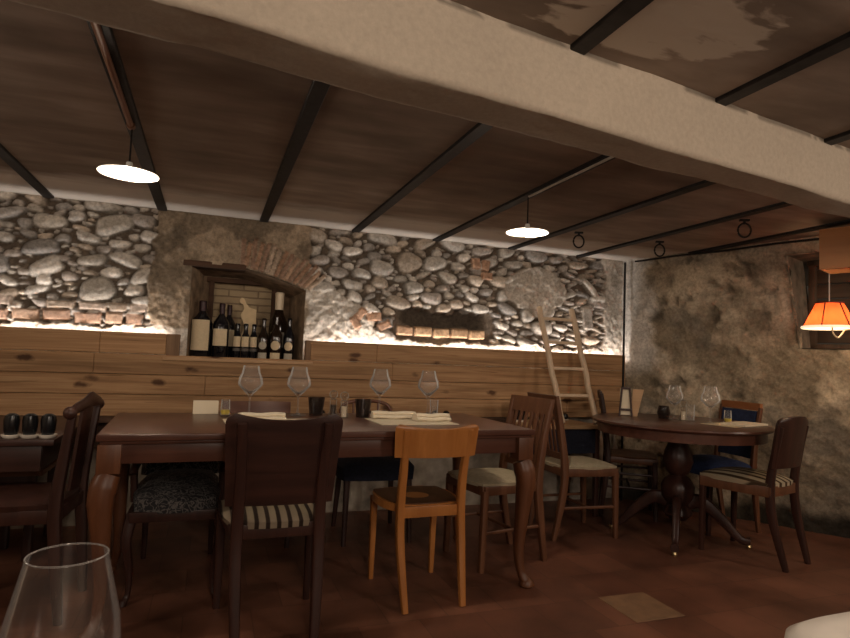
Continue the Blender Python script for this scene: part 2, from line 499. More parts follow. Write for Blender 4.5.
# niche: jambs, soffit and brick back
def niche():
    bm = bmesh.new()
    Y0 = 4.215
    pts = [(NX0, NZ0)] + [(x, float(niche_top(x))) for x in np.linspace(NX0, NX1, 24)] + [(NX1, NZ0)]
    A = [bm.verts.new((x, Y0, z)) for x, z in pts]
    B = [bm.verts.new((.235 + (x - .235) * .80, NY + .0, NZ0 + (z - NZ0) * (.93 if i not in (0, len(pts) - 1) else 1))) for i, (x, z) in enumerate(pts)]
    for i in range(len(pts)):
        j = (i + 1) % len(pts)
        bm.faces.new((A[i], A[j], B[j], B[i]))
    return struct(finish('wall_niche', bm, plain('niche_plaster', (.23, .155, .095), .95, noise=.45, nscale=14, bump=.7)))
niche()
m, nt, b, N, L = nodes('niche_brick')
tc = N.new('ShaderNodeTexCoord'); mp = N.new('ShaderNodeMapping'); mp.inputs['Rotation'].default_value = (R(90), 0, 0)
br = N.new('ShaderNodeTexBrick'); br.inputs['Scale'].default_value = 1.0
br.inputs['Color1'].default_value = (.44, .33, .20, 1); br.inputs['Color2'].default_value = (.36, .265, .16, 1); br.inputs['Mortar'].default_value = (.26, .185, .115, 1)
br.inputs['Brick Width'].default_value = .21; br.inputs['Row Height'].default_value = .052; br.inputs['Mortar Size'].default_value = .006; br.inputs['Mortar Smooth'].default_value = .4
L.new(tc.outputs['Object'], mp.inputs['Vector']); L.new(mp.outputs['Vector'], br.inputs['Vector'])
L.new(br.outputs['Color'], b.inputs['Base Color']); b.inputs['Roughness'].default_value = .9
bp = N.new('ShaderNodeBump'); bp.inputs['Strength'].default_value = .8; bp.inputs['Distance'].default_value = .008; bp.invert = True
L.new(br.outputs['Fac'], bp.inputs['Height']); L.new(bp.outputs['Normal'], b.inputs['Normal'])
bm = bmesh.new(); box(bm, (.20, NY + .07, 1.36), (.60, .04, .72))
struct(finish('wall_niche_back', bm, m, smooth=False))
bm = bmesh.new()
for x0, x1, z0, z1 in ((-.3, -.03, 1.0, 1.75), (.44, .75, 1.0, 1.75), (-.03, .44, 1.63, 1.75)): box(bm, ((x0 + x1) / 2, NY + .03, (z0 + z1) / 2), (x1 - x0, .06, z1 - z0))
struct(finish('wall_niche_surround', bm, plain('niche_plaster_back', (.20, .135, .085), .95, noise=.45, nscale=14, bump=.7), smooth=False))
bm = bmesh.new()
box(bm, (.20, NY - .01, 1.615), (.50, .05, .035), bev=.004); box(bm, (-.015, NY - .01, 1.33), (.035, .05, .56), bev=.004); box(bm, (.425, NY - .01, 1.33), (.035, .05, .56), bev=.004)
struct(finish('trim_1', bm, M['lintel']))
bm = bmesh.new(); box(bm, (.0, 4.265, 1.683), (.40, .16, .04), bev=.006)
struct(finish('trim_2', bm, M['lintel']))

# ------------------------------------------------------------------ wainscot
def wainscot():
    bm = bmesh.new()
    zt = [1.203, 1.068, .94, .815, .68]
    rr = random.Random(2)
    for k in range(4):
        z1, z0 = zt[k], zt[k + 1]
        spans = [(-2.6, 3.30)] if k else [(-2.6, -.265), (.655, 3.30)]
        for a, c in spans:
            cuts = [a] + sorted(rr.uniform(a + .3, c - .3) for _ in range(int((c - a) / 2))) + [c]
            for p, q in zip(cuts, cuts[1:]):
                box(bm, ((p + q) / 2, 4.118 + rr.uniform(-.002, .002), (z0 + z1) / 2), (q - p - .0015, .028, z1 - z0 - .003), bev=.0025, seg=1)
    return struct(finish('trim_3', bm, pinem))
# pine with knots and board-to-board variation
def pine_material():
    m, nt, b, N, L = nodes('old_pine_boards')
    tc = N.new('ShaderNodeTexCoord')
    def noise(sc, scale, det=6, dist=.4, rough=.6):
        mp = N.new('ShaderNodeMapping'); mp.inputs['Scale'].default_value = sc
        n = N.new('ShaderNodeTexNoise'); n.inputs['Scale'].default_value = scale; n.inputs['Detail'].default_value = det
        n.inputs['Distortion'].default_value = dist; n.inputs['Roughness'].default_value = rough
        L.new(tc.outputs['Object'], mp.inputs['Vector']); L.new(mp.outputs['Vector'], n.inputs['Vector']); return n
    g = noise((.8, 10, 22), 1.5, 8, 1.2)
    v = noise((.5, 1, 7.6), 1.0, 2, 0)
    r = ramp(N, [(.25, (.22, .12, .058)), (.48, (.37, .215, .11)), (.72, (.50, .315, .17))])
    L.new(g.outputs['Fac'], r.inputs['Fac'])
    # knots
    mp = N.new('ShaderNodeMapping'); mp.inputs['Scale'].default_value = (3.4, .01, 7.5)
    L.new(tc.outputs['Object'], mp.inputs['Vector'])
    vo = N.new('ShaderNodeTexVoronoi'); vo.inputs['Scale'].default_value = 1; vo.inputs['Randomness'].default_value = 1
    dn = noise((1, 1, 1), 18, 3, 0)
    ad = N.new('ShaderNodeMath'); ad.operation = 'MULTIPLY_ADD'; ad.inputs[1].default_value = .22
    L.new(mp.outputs['Vector'], vo.inputs['Vector']); L.new(dn.outputs['Fac'], ad.inputs[0]); L.new(vo.outputs['Distance'], ad.inputs[2])
    kr = ramp(N, [(.20, (.16, .10, .08)), (.30, (1, 1, 1))])
    L.new(ad.outputs[0], kr.inputs['Fac'])
    vr = ramp(N, [(.3, (.68, .66, .62)), (.7, (1.15, 1.12, 1.08))]); L.new(v.outputs['Fac'], vr.inputs['Fac'])
    # long dark grain streaks
    s = noise((1.6, 1, 40), 1.3, 4, .5); sr = ramp(N, [(.27, (.4, .33, .28)), (.36, (1, 1, 1))]); L.new(s.outputs['Fac'], sr.inputs['Fac'])
    cur = r.outputs['Color']
    for o in (kr, vr, sr):
        mx = N.new('ShaderNodeMix'); mx.data_type = 'RGBA'; mx.blend_type = 'MULTIPLY'; mx.inputs[0].default_value = .9
        L.new(cur, mx.inputs[6]); L.new(o.outputs['Color'], mx.inputs[7]); cur = mx.outputs[2]
    L.new(cur, b.inputs['Base Color']); b.inputs['Roughness'].default_value = .6; b.inputs['Specular IOR Level'].default_value = .2
    bp = N.new('ShaderNodeBump'); bp.inputs['Strength'].default_value = .25; bp.inputs['Distance'].default_value = .004
    L.new(g.outputs['Fac'], bp.inputs['Height']); L.new(bp.outputs['Normal'], b.inputs['Normal'])
    return m
pinem = pine_material()
wainscot()
# niche sill board and small side cheeks of the wainscot
bm = bmesh.new(); box(bm, (.195, 4.29, 1.045), (.95, .40, .022), bev=.004)
struct(finish('trim_4', bm, M['paletop']))
bm = bmesh.new(); box(bm, (-.225, 4.13, 1.13), (.08, .05, .145), bev=.004); box(bm, (.637, 4.13, 1.13), (.036, .05, .145), bev=.004)
struct(finish('trim_5', bm, M['niche']))
# shelf ledge running along the foot of the wainscot
bm = bmesh.new(); box(bm, (-.0, 4.045, .667), (4.3, .17, .026), bev=.004); box(bm, (-.0, 4.11, .57), (4.3, .03, .17))
struct(finish('trim_6', bm, M['lintel']))

# ------------------------------------------------------------------ floor
def floor():
    m, nt, b, N, L = nodes('terracotta_tiles')
    tc = N.new('ShaderNodeTexCoord')
    br = N.new('ShaderNodeTexBrick'); br.offset = .5; br.inputs['Scale'].default_value = 1
    br.inputs['Brick Width'].default_value = .27; br.inputs['Row Height'].default_value = .28; br.inputs['Mortar Size'].default_value = .0022
    br.inputs['Color1'].default_value = (.125, .052, .032, 1); br.inputs['Color2'].default_value = (.18, .078, .048, 1); br.inputs['Mortar'].default_value = (.085, .038, .024, 1)
    br.inputs['Bias'].default_value = -.1
    mp = N.new('ShaderNodeMapping'); mp.inputs['Location'].default_value = (.04, .095, 0)
    L.new(tc.outputs['Object'], mp.inputs['Vector']); L.new(mp.outputs['Vector'], br.inputs['Vector'])
    n = N.new('ShaderNodeTexNoise'); n.inputs['Scale'].default_value = 3.2; n.inputs['Detail'].default_value = 6
    L.new(tc.outputs['Object'], n.inputs['Vector'])
    r = ramp(N, [(.3, (.6, .58, .55)), (.7, (1.35, 1.3, 1.25))]); L.new(n.outputs['Fac'], r.inputs['Fac'])
    mx = N.new('ShaderNodeMix'); mx.data_type = 'RGBA'; mx.blend_type = 'MULTIPLY'; mx.inputs[0].default_value = 1
    L.new(br.outputs['Color'], mx.inputs[6]); L.new(r.outputs['Color'], mx.inputs[7])
    L.new(mx.outputs[2], b.inputs['Base Color']); b.inputs['Roughness'].default_value = .42; b.inputs['Specular IOR Level'].default_value = .35
    bp = N.new('ShaderNodeBump'); bp.inputs['Strength'].default_value = .3; bp.inputs['Distance'].default_value = .003
    L.new(n.outputs['Fac'], bp.inputs['Height']); L.new(bp.outputs['Normal'], b.inputs['Normal'])
    bm = bmesh.new(); box(bm, (1.5, 1.2, -.05), (9, 6.4, .1))
    struct(finish('floor', bm, m, smooth=False))
    # the one paler tile
    bm = bmesh.new(); box(bm, (1.945, 2.29, .0005), (.265, .275, .003), bev=.001, seg=1)
    struct(finish('floor_pale_tile', bm, plain('pale_tile', (.23, .13, .07), .5, noise=.2, nscale=14), smooth=False))
floor()

# ------------------------------------------------------------------ ceiling
def ceiling():
    m, nt, b, N, L = nodes('lime_ceiling')
    tc = N.new('ShaderNodeTexCoord'); sp = N.new('ShaderNodeSeparateXYZ'); L.new(tc.outputs['Object'], sp.inputs[0])
    def noise(sc, scale, det=6, dist=.3):
        mp = N.new('ShaderNodeMapping'); mp.inputs['Scale'].default_value = sc
        n = N.new('ShaderNodeTexNoise'); n.inputs['Scale'].default_value = scale; n.inputs['Detail'].default_value = det; n.inputs['Distortion'].default_value = dist
        L.new(tc.outputs['Object'], mp.inputs['Vector']); L.new(mp.outputs['Vector'], n.inputs['Vector']); return n
    a = noise((1, 3.6, 1), 2.2, 8); c = noise((1, 1, 1), 1.3, 4); e = noise((1, 2.2, 1), 5, 6)
    r = ramp(N, [(.25, (.20, .158, .128)), (.5, (.27, .215, .175)), (.76, (.37, .30, .25))])
    L.new(a.outputs['Fac'], r.inputs['Fac'])
    r2 = ramp(N, [(.3, (.68, .65, .62)), (.7, (1.2, 1.18, 1.15))]); L.new(c.outputs['Fac'], r2.inputs['Fac'])
    mx = N.new('ShaderNodeMix'); mx.data_type = 'RGBA'; mx.blend_type = 'MULTIPLY'; mx.inputs[0].default_value = 1
    L.new(r.outputs['Color'], mx.inputs[6]); L.new(r2.outputs['Color'], mx.inputs[7])
    # whitewashed strip beside the back wall and by the right wall
    ad = N.new('ShaderNodeMath'); ad.operation = 'MULTIPLY_ADD'; ad.inputs[1].default_value = .22
    L.new(e.outputs['Fac'], ad.inputs[0]); L.new(sp.outputs['Y'], ad.inputs[2])
    mr = N.new('ShaderNodeMapRange'); mr.inputs['From Min'].default_value = 3.66; mr.inputs['From Max'].default_value = 3.88
    L.new(ad.outputs[0], mr.inputs['Value'])
    # flaked patch near the beam
    mp = N.new('ShaderNodeMapping'); mp.inputs['Location'].default_value = (-1.25, -1.12, 0); mp.inputs['Scale'].default_value = (1.9, 3.4, 0)
    mp.vector_type = 'POINT'
    vs = N.new('ShaderNodeVectorMath'); vs.operation = 'SUBTRACT'; vs.inputs[1].default_value = (1.05, 1.2, 2.02)
    vm = N.new('ShaderNodeVectorMath'); vm.operation = 'MULTIPLY'; vm.inputs[1].default_value = (2.4, 4.5, 0)
    vl = N.new('ShaderNodeVectorMath'); vl.operation = 'LENGTH'
    L.new(tc.outputs['Object'], vs.inputs[0]); L.new(vs.outputs[0], vm.inputs[0]); L.new(vm.outputs[0], vl.inputs[0])
    pa = N.new('ShaderNodeMath'); pa.operation = 'MULTIPLY_ADD'; pa.inputs[1].default_value = 1.7; L.new(e.outputs['Fac'], pa.inputs[0]); L.new(vl.outputs['Value'], pa.inputs[2])
    pr = N.new('ShaderNodeMapRange'); pr.inputs['From Min'].default_value = 1.62; pr.inputs['From Max'].default_value = 1.5; L.new(pa.outputs[0], pr.inputs['Value'])
    cur = mx.outputs[2]
    for fac, colr, k in ((mr, (.56, .50, .44), 1), (pr, (.50, .42, .34), .9)):
        q = N.new('ShaderNodeMix'); q.data_type = 'RGBA'
        mm = N.new('ShaderNodeMath'); mm.operation = 'MULTIPLY'; mm.inputs[1].default_value = k; L.new(fac.outputs[0], mm.inputs[0])
        L.new(mm.outputs[0], q.inputs[0]); L.new(cur, q.inputs[6]); q.inputs[7].default_value = (*colr, 1); cur = q.outputs[2]
    L.new(cur, b.inputs['Base Color']); b.inputs['Roughness'].default_value = .95; b.inputs['Specular IOR Level'].default_value = .1
    bp = N.new('ShaderNodeBump'); bp.inputs['Strength'].default_value = .35; bp.inputs['Distance'].default_value = .01
    L.new(a.outputs['Fac'], bp.inputs['Height']); L.new(bp.outputs['Normal'], b.inputs['Normal'])
    bm = bmesh.new(); box(bm, (1.5, 1.2, H_C + .06), (9, 6.4, .12))
    struct(finish('ceiling', bm, m, smooth=False))
    k = 7
    for x in (-2.27, -1.63, -.99, -.348, .297, .944, 1.573, 2.218, 2.86, 3.5):
        y1 = 4.17 if x < 3.3 else 3.6
        bm = bmesh.new()
        box(bm, (x, (y1 - 1.9) / 2, H_C - .005), (.058, y1 + 1.9, .018), bev=.003, seg=1)
        struct(finish('trim_%d' % k, bm, M['steel'], smooth=False)); k += 1
    return k
TK = ceiling()

# rough plaster beam
def beam():
    zb = 1.80
    f = lambda x: 1.265 + .1437 * x; g = lambda x: 1.441 + .134 * x
    nx = 420
    prof = []
    xs = np.linspace(-2.9, 5.6, nx)
    segs = [('f', 26), ('b', 16), ('k', 20)]
    rows = []
    for x in xs:
        y0, y1 = f(x), g(x)
        row = []
        for i in range(24): t = i / 23; row.append((x, y0 - .015 * 0, H_C + .01 - t * (H_C + .01 - zb), 'f', t))
        for i in range(1, 18): t = i / 17; row.append((x, y0 + (y1 - y0) * t, zb, 'b', t))
        for i in range(1, 20): t = i / 19; row.append((x, y1, zb + t * (H_C + .01 - zb), 'k', t))
        rows.append(row)
    P = np.array([[(p[0], p[1], p[2]) for p in r] for r in rows])
    nz = P.shape[1]
    u = P[..., 0]; s = np.broadcast_to(np.arange(nz) * .011, u.shape)
    d = (fbm(u, s, 3, 5) - .5) * .020 + (fbm(u, s, 16, 6) - .5) * .005
    idx = np.arange(nz)
    nrm = np.zeros_like(P)
    nrm[:, :24, 1] = -1; nrm[:, 24:40, 2] = -1; nrm[:, 40:, 1] = 1
    # soften both lower arrises
    nrm[:, 22:25] = (0, -.7, -.7); nrm[:, 39:42] = (0, .7, -.7)
    d[:, 23] -= .008 + (fbm(u[:, 23], s[:, 23], 30, 77) - .5) * .012; d[:, 40] -= .006
    P = P + nrm * d[..., None]
    col = np.ones(P.shape) * np.array([.46, .385, .30])
    col *= (.90 + .2 * fbm(u, s, 3, 15))[..., None]
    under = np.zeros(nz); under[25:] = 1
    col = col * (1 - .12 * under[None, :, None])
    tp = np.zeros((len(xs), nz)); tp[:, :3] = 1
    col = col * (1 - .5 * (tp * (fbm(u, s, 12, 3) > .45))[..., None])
    keep = np.ones((nx - 1, nz - 1), bool)
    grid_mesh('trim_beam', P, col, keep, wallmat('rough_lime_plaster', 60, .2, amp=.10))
beam()

# ------------------------------------------------------------------ right wall with its window recess
def rwx(y, z): return 3.31 + (4.2 - y) * (.62 - .16 * z)
RY0, RY1, RZ0, RZ1 = 1.45, 2.94, 1.28, 1.92
def right_wall():
    st = .016
    ys = np.arange(-1.9, 4.3, st); zs = np.arange(-.02, 2.05, st)
    Y, Z = np.meshgrid(ys, zs, indexing='ij')
    a = fbm(Y, Z, 1.6, 201); b = fbm(Y, Z, 6, 211); c = fbm(Y, Z, 18, 221)
    h = (a - .5) * .07 + (b - .5) * .04 + (c - .5) * .030
    pit = sst(fbm(Y, Z, 9, 231), .60, .70) * sst(a, .42, .55)
    h = h - pit * .018
    # rough arris of the recess
    edge = np.exp(-(((Y - RY1) / .05) ** 2)) * (Z > RZ0 - .05) * (Z < RZ1 + .05)
    h = h + edge * (fbm(Y, Z, 16, 241) - .45) * .08
    X = rwx(Y, Z) - h
    base = np.array([.24, .19, .13]); lt = np.array([.48, .39, .28]); gr = np.array([.155, .135, .11])
    t = sst(b * .6 + a * .4, .40, .62)[..., None]
    col = base * (1 - t) + lt * t
    g = sst(fbm(Y, Z, 3, 251), .5, .64)[..., None]; col = col * (1 - .55 * g) + gr * .55 * g
    col = col * (1 - .5 * pit[..., None]) * (.75 + .5 * c)[..., None]
    # whitewashed patch near the corner and a darker band along the foot
    wp = sst(Y + (b - .5) * .5, 3.85, 4.05)[..., None] * sst(Z, .95, 1.2)[..., None]
    col = col * (1 - wp) + np.array([.5, .46, .41]) * wp * (.75 + .5 * c)[..., None]
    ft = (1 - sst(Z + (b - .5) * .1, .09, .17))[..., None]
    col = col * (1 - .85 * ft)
    yc = (Y[:-1, :-1] + Y[1:, 1:]) / 2; zc = (Z[:-1, :-1] + Z[1:, 1:]) / 2
    hole = (yc > RY0) & (yc < RY1) & (zc > RZ0) & (zc < RZ1)
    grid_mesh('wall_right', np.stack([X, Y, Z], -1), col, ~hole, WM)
    # reveal
    bm = bmesh.new(); n = Vector((.93, .37, 0)); d = .34
    ring = [(RY0, RZ0), (RY1, RZ0), (RY1, RZ1), (RY0, RZ1)]
    A = [bm.verts.new((rwx(y, z) - .015, y, z)) for y, z in ring]; B = [bm.verts.new(Vector((rwx(y, z), y, z)) + n * d) for y, z in ring]
    for i in range(4):
        j = (i + 1) % 4; bm.faces.new((A[i], A[j], B[j], B[i]))
    struct(finish('wall_right_reveal', bm, plain('reveal_plaster', (.20, .15, .10), .95, noise=.4, nscale=12, bump=.6)))
    # dark shuttered window at the back of the recess
    w = bpy.data.objects.new('window_1', None); C.objects.link(w); struct(w)
    p1 = Vector((rwx(RY1, 1.6), RY1, RZ0)) + n * (d - .03); dr = Vector((.365, -.93, 0)).normalized()
    w.location = p1; w.rotation_euler = (0, 0, math.atan2(dr.y, dr.x))
    Lw = 1.7; Hz = RZ1 - RZ0
    bm = bmesh.new()
    for k in range(6): box(bm, (Lw / 2, .03, .05 + k * Hz / 6 + .05), (Lw, .02, Hz / 6 - .008), bev=.003, seg=1)
    finish('shutter', bm, wood('shutter_wood', (.045, .026, .014), (.12, .072, .04), 'x', rough=.7), w)
    bm = bmesh.new()
    for x in (.03, .42, .80, 1.2, Lw - .03): box(bm, (x, 0, Hz / 2), (.045, .05, Hz), bev=.004)
    box(bm, (Lw / 2, 0, .02), (Lw, .05, .04), bev=.004); box(bm, (Lw / 2, 0, Hz - .02), (Lw, .05, .04), bev=.004)
    finish('window_frame', bm, wood('window_frame_wood', (.06, .036, .02), (.15, .09, .052), 'z', rough=.7), w)
    bm = bmesh.new(); box(bm, (.61, .012, .14), (.33, .01, .20))
    finish('pane', bm, plain('night_pane', (.006, .007, .014), .15), w)
right_wall()
# remaining room walls (behind and beside the camera)
PW = plain('warm_plaster', (.42, .34, .25), .95, noise=.25, nscale=5, bump=.3)
bm = bmesh.new(); box(bm, (-2.65, 1.2, 1.01), (.1, 6.2, 2.1)); struct(finish('wall_left', bm, PW, smooth=False))
bm = bmesh.new(); box(bm, (1.5, -1.85, 1.01), (8.6, .1, 2.1)); struct(finish('wall_front', bm, PW, smooth=False))

# ------------------------------------------------------------------ chairs
def leg_path(bm, top, bot, s0, s1, pw=5, bow=0.0, n=6, up=(0, 1, 0)):
    top = Vector(top); bot = Vector(bot); mid = (top + bot) / 2 + Vector((0, bow, 0))
    pts = bez([top, mid, bot], n)
    loft(bm, pts, [lerp([(s0, s0), ((s0 + s1) / 2 * 1.02,) * 2, (s1, s1)], i / (len(pts) - 1)) for i in range(len(pts))], 12, pw, up)

def back_posts(root, mat, w, y, zs, top, splay=.09, lean=.07, s=.019, name='back_leg'):
    """rear leg and stile in one curved piece, one mesh each side"""
    for sx in (-1, 1):
        bm = bmesh.new()
        pts = bez([(sx * (w - .012), y - splay, 0), (sx * w, y - .01, zs * .6), (sx * w, y + .004, zs), (sx * w, y - lean * .35, (zs + top) / 2), (sx * (w + .008), y - lean, top)], 6)
        loft(bm, pts, [lerp([(s * .72, s * .75), (s, s * 1.15), (s, s * 1.2), (s * .9, s), (s * .75, s * .7)], i / (len(pts) - 1)) for i in range(len(pts))], 12, 4, (0, 1, 0))
        finish(name, bm, mat, root)

def seat_pad(root, mat, w0, w1, y0, y1, z, th, name='seat', dome=.015, rnd=.05):
    bm = bmesh.new()
    n = 10; F = []; Bt = []
    N_ = 20
    def outline(t, inset):
        pass
    rows = []
    for j in range(N_ + 1):
        v = j / N_; row = []
        for i in range(N_ + 1):
            u = i / N_ * 2 - 1; vv = v * 2 - 1
            # squircle mapping
            x = u * math.sqrt(1 - .22 * vv * vv); yy = vv * math.sqrt(1 - .22 * u * u)
            wv = w0 + (w1 - w0) * (yy + 1) / 2
            d = max(abs(u), abs(vv))
            rim = 1 - d ** 6
            row.append((x * wv * 1.06, (y0 + y1) / 2 + yy * (y1 - y0) / 2 * 1.06, rim, (1 - u * u) * (1 - vv * vv)))
        rows.append(row)
    T = [[bm.verts.new((p[0], p[1], z - th * .35 * (1 - p[2]) + dome * p[3])) for p in r] for r in rows]
    Bo = [[bm.verts.new((p[0] * (1 - .03 * (1 - p[2])), p[1], z - th)) for p in r] for r in rows]
    for j in range(N_):
        for i in range(N_):
            bm.faces.new((T[j][i], T[j][i + 1], T[j + 1][i + 1], T[j + 1][i])); bm.faces.new((Bo[j][i], Bo[j + 1][i], Bo[j + 1][i + 1], Bo[j][i + 1]))
    ed = [(0, i) for i in range(N_)] + [(j, N_) for j in range(N_)] + [(N_, i) for i in range(N_, 0, -1)] + [(j, 0) for j in range(N_, 0, -1)]
    for k in range(len(ed)):
        a = ed[k]; b2 = ed[(k + 1) % len(ed)]
        bm.faces.new((T[a[0]][a[1]], Bo[a[0]][a[1]], Bo[b2[0]][b2[1]], T[b2[0]][b2[1]]))
    return finish(name, bm, mat, root, sharp=50)

def seat_rails(root, mat, w0, w1, y0, y1, z, h, t=.022):
    bm = bmesh.new()
    box(bm, (0, y1, z), (2 * w1, t, h), bev=.004); box(bm, (0, y0, z), (2 * w0, t, h), bev=.004)
    for s in (-1, 1):
        loft(bm, [(s * w0, y0, z), (s * w1, y1, z)], [(t / 2, h / 2)] * 2, 8, 8)
    return finish('seat_rail', bm, mat, root)

def curved_panel(root, name, mat, w, y, z0, z1, curve, th, topshape=0.0, lean=.07, zs=.45, ztop=.86, corner=.0, wtop=None, nu=30, nv=26):
    bm = bmesh.new()
    def fn(u, v):
        uu = u * 2 - 1
        z = z0 + (z1 - z0) * v
        ww = w + ((wtop or w) - w) * v
        if corner:
            dz = max(0, (z - (z1 - corner)) / corner); ww = ww - corner * (1 - math.sqrt(max(0, 1 - dz * dz)))
        z += topshape * (uu * uu - .35) * v
        yy = y - lean * (z - zs) / (ztop - zs) - curve * (1 - uu * uu)
        return (uu * ww, yy, z), Vector((2 * curve * uu / w * -1, 1, .1)).normalized()
    sheet(bm, fn, nu, nv, th)
    return finish(name, bm, mat, root, sharp=50)

def cab_leg(root, mat, x, y, h, sx, sy, s=.024, name='front_leg'):
    bm = bmesh.new()
    d = Vector((sx, sy, 0)).normalized()
    pts = bez([Vector((x, y, h)), Vector((x, y, h * .93)) + d * .006, Vector((x, y, h * .72)) + d * .018, Vector((x, y, h * .4)) - d * .006, Vector((x, y, h * .12)) - d * .008, Vector((x, y, .012)) + d * .014], 5)
    k = len(pts) - 1
    loft(bm, pts, [lerp([(s, s), (s * 1.1, s * 1.1), (s * 1.02, s * 1.02), (s * .7, s * .7), (s * .5, s * .5), (s * .72, s * .72)], i / k) for i in range(len(pts))], 12, 2.6, (0, 1, 0))
    loft(bm, [Vector((x, y, .02)) + d * .012, Vector((x, y, 0)) + d * .018], [(s * .72, s * .72), (s * .8, s * .8)], 12, 2)
    finish(name, bm, mat, root)

def straight_front(root, mat, w, y, h, s0=.019, s1=.013, bow=0):
    for sx in (-1, 1):
        bm = bmesh.new(); leg_path(bm, (sx * w, y, h), (sx * w * .99, y + .01, 0), s0, s1, 4, bow); finish('front_leg', bm, mat, root)

def stretchers(root, mat, w0, w1, y0, y1, z, r=.009, cross=True):
    for s in (-1, 1):
        bm = bmesh.new(); tube(bm, [(s * w0, y0, z), (s * w1, y1, z)], r, 10, 3); finish('stretcher', bm, mat, root)
    if cross:
        bm = bmesh.new(); ym = (y0 + y1) / 2; wm = (w0 + w1) / 2; tube(bm, [(-wm, ym, z), (wm, ym, z)], r, 10, 3); finish('stretcher', bm, mat, root)

# 1. dark chair with a wide solid back, seen from behind
c1 = thing('dining_chair', 'dark wooden chair with wide solid curved back, back to us at the long table', 'chair', (.29, 2.40, 0), R(1))
back_posts(c1, M['dark'], .155, -.03, .46, .845, splay=.07, lean=.075, s=.023)
curved_panel(c1, 'backrest', M['darkx'], .202, .0, .525, .862, .022, .018, topshape=.024, corner=.035, wtop=.222, lean=.075)
seat_rails(c1, M['dark'], .17, .20, -.02, .36, .425, .055)
seat_pad(c1, M['strip1'], .185, .215, -.03, .37, .472, .035, dome=.02)
straight_front(c1, M['dark'], .195, .35, .42, .022, .014)

# 2. honey coloured cafe chair
c2 = thing('cafe_chair', 'honey coloured wooden chair with curved top rail and round seat, back to us', 'chair', (.998, 2.59, 0), R(2))
back_posts(c2, M['honey'], .150, -.015, .45, .79, splay=.075, lean=.06, s=.019)
curved_panel(c2, 'backrest', M['honey'], .196, -.004, .665, .80, .042, .018, topshape=.018, lean=.06, corner=.02, wtop=.205)
bm = bmesh.new()
pts = []
for i in range(40):
    a = 2 * PI * i / 40; x = .198 * spow(math.cos(a), .62); y = .185 + .192 * spow(math.sin(a), .75)
    pts.append((x * (1 + .06 * math.sin(a)), y))
prism(bm, pts, .405, .440)
ring = finish('seat_ring', bm, M['honey'], c2)
seat_pad(c2, wood('seat_ply', (.05, .022, .011), (.11, .05, .025), 'y', rough=.35), .16, .185, .02, .35, .447, .012, dome=-.008)
straight_front(c2, M['honey'], .165, .335, .41, .018, .012, .0)
bm = bmesh.new(); box(bm, (0, -.005, .41), (.28, .02, .05), bev=.004); finish('seat_rail', bm, M['honey'], c2)

# 3. slat-back chairs with pale seats (pair)
def slat_chair(loc, rz, label):
    t = thing('slat_back_chair', label, 'chair', loc, rz)
    back_posts(t, M['slat'], .172, -.01, .44, .885, splay=.06, lean=.07, s=.02)
    curved_panel(t, 'top_rail', M['slat'], .192, -.004, .815, .905, .012, .022, lean=.07)
    curved_panel(t, 'lower_rail', M['slat'], .165, -.002, .50, .54, .008, .018, lean=.07)
    for k in range(6):
        x = -.125 + .05 * k
        bm = bmesh.new()
        pts = bez([(x, -.01, .53), (x, -.036, .68), (x, -.071, .83)], 6)
        loft(bm, pts, [(.0115, .006)] * len(pts), 8, 5, (0, 1, 0)); finish('back_slat', bm, M['slat'], t)
    seat_rails(t, M['slat'], .172, .192, -.01, .37, .42, .05)
    seat_pad(t, M['cream'], .175, .2, -.012, .385, .468, .03, dome=.012)
    straight_front(t, M['slat'], .185, .36, .42, .02, .015)
    stretchers(t, M['slat'], .17, .185, -.03, .36, .2, .009)
    return t
sa = slat_chair((1.745, 3.10, 0), R(98), 'brown slat-back chair with pale seat at the right end of the long table')
sb = dup(sa, (2.17, 3.42, 0), R(-92), 'brown slat-back chair with pale seat facing the round table, its back to the long table')

# 4. carved end chair, left end of long table
c4 = thing('carved_chair', 'dark carved chair seen edge-on between the long table and the dark left table', 'chair', (-.545, 2.93, 0), R(86))
back_posts(c4, M['dark'], .185, -.02, .46, .83, splay=.035, lean=.035, s=.021)
bm = bmesh.new()
pts = [(-.225, -.052, .825), (-.19, -.062, .85), (-.1, -.07, .862), (0, -.072, .878), (.1, -.07, .862), (.19, -.062, .85), (.225, -.052, .825)]
pp = bez(pts, 6); loft(bm, pp, [lerp([(.016, .016), (.014, .022), (.012, .026), (.013, .032), (.012, .026), (.014, .022), (.016, .016)], i / (len(pp) - 1)) for i in range(len(pp))], 12, 2)
for s in (-1, 1):
    bmesh.ops.create_uvsphere(bm, u_segments=12, v_segments=8, radius=.026, matrix=Matrix.Translation((s * .222, -.052, .838)))
finish('crest_rail', bm, M['darkx'], c4)
curved_panel(c4, 'back_splat', M['dark'], .075, -.025, .50, .85, .01, .014, lean=.035)
seat_rails(c4, M['dark'], .185, .20, -.02, .36, .425, .055)
seat_pad(c4, M['dark'], .19, .21, -.02, .37, .485, .035, dome=.02)
for s in (-1, 1): cab_leg(c4, M['dark'], s * .19, .35, .42, s, 1)

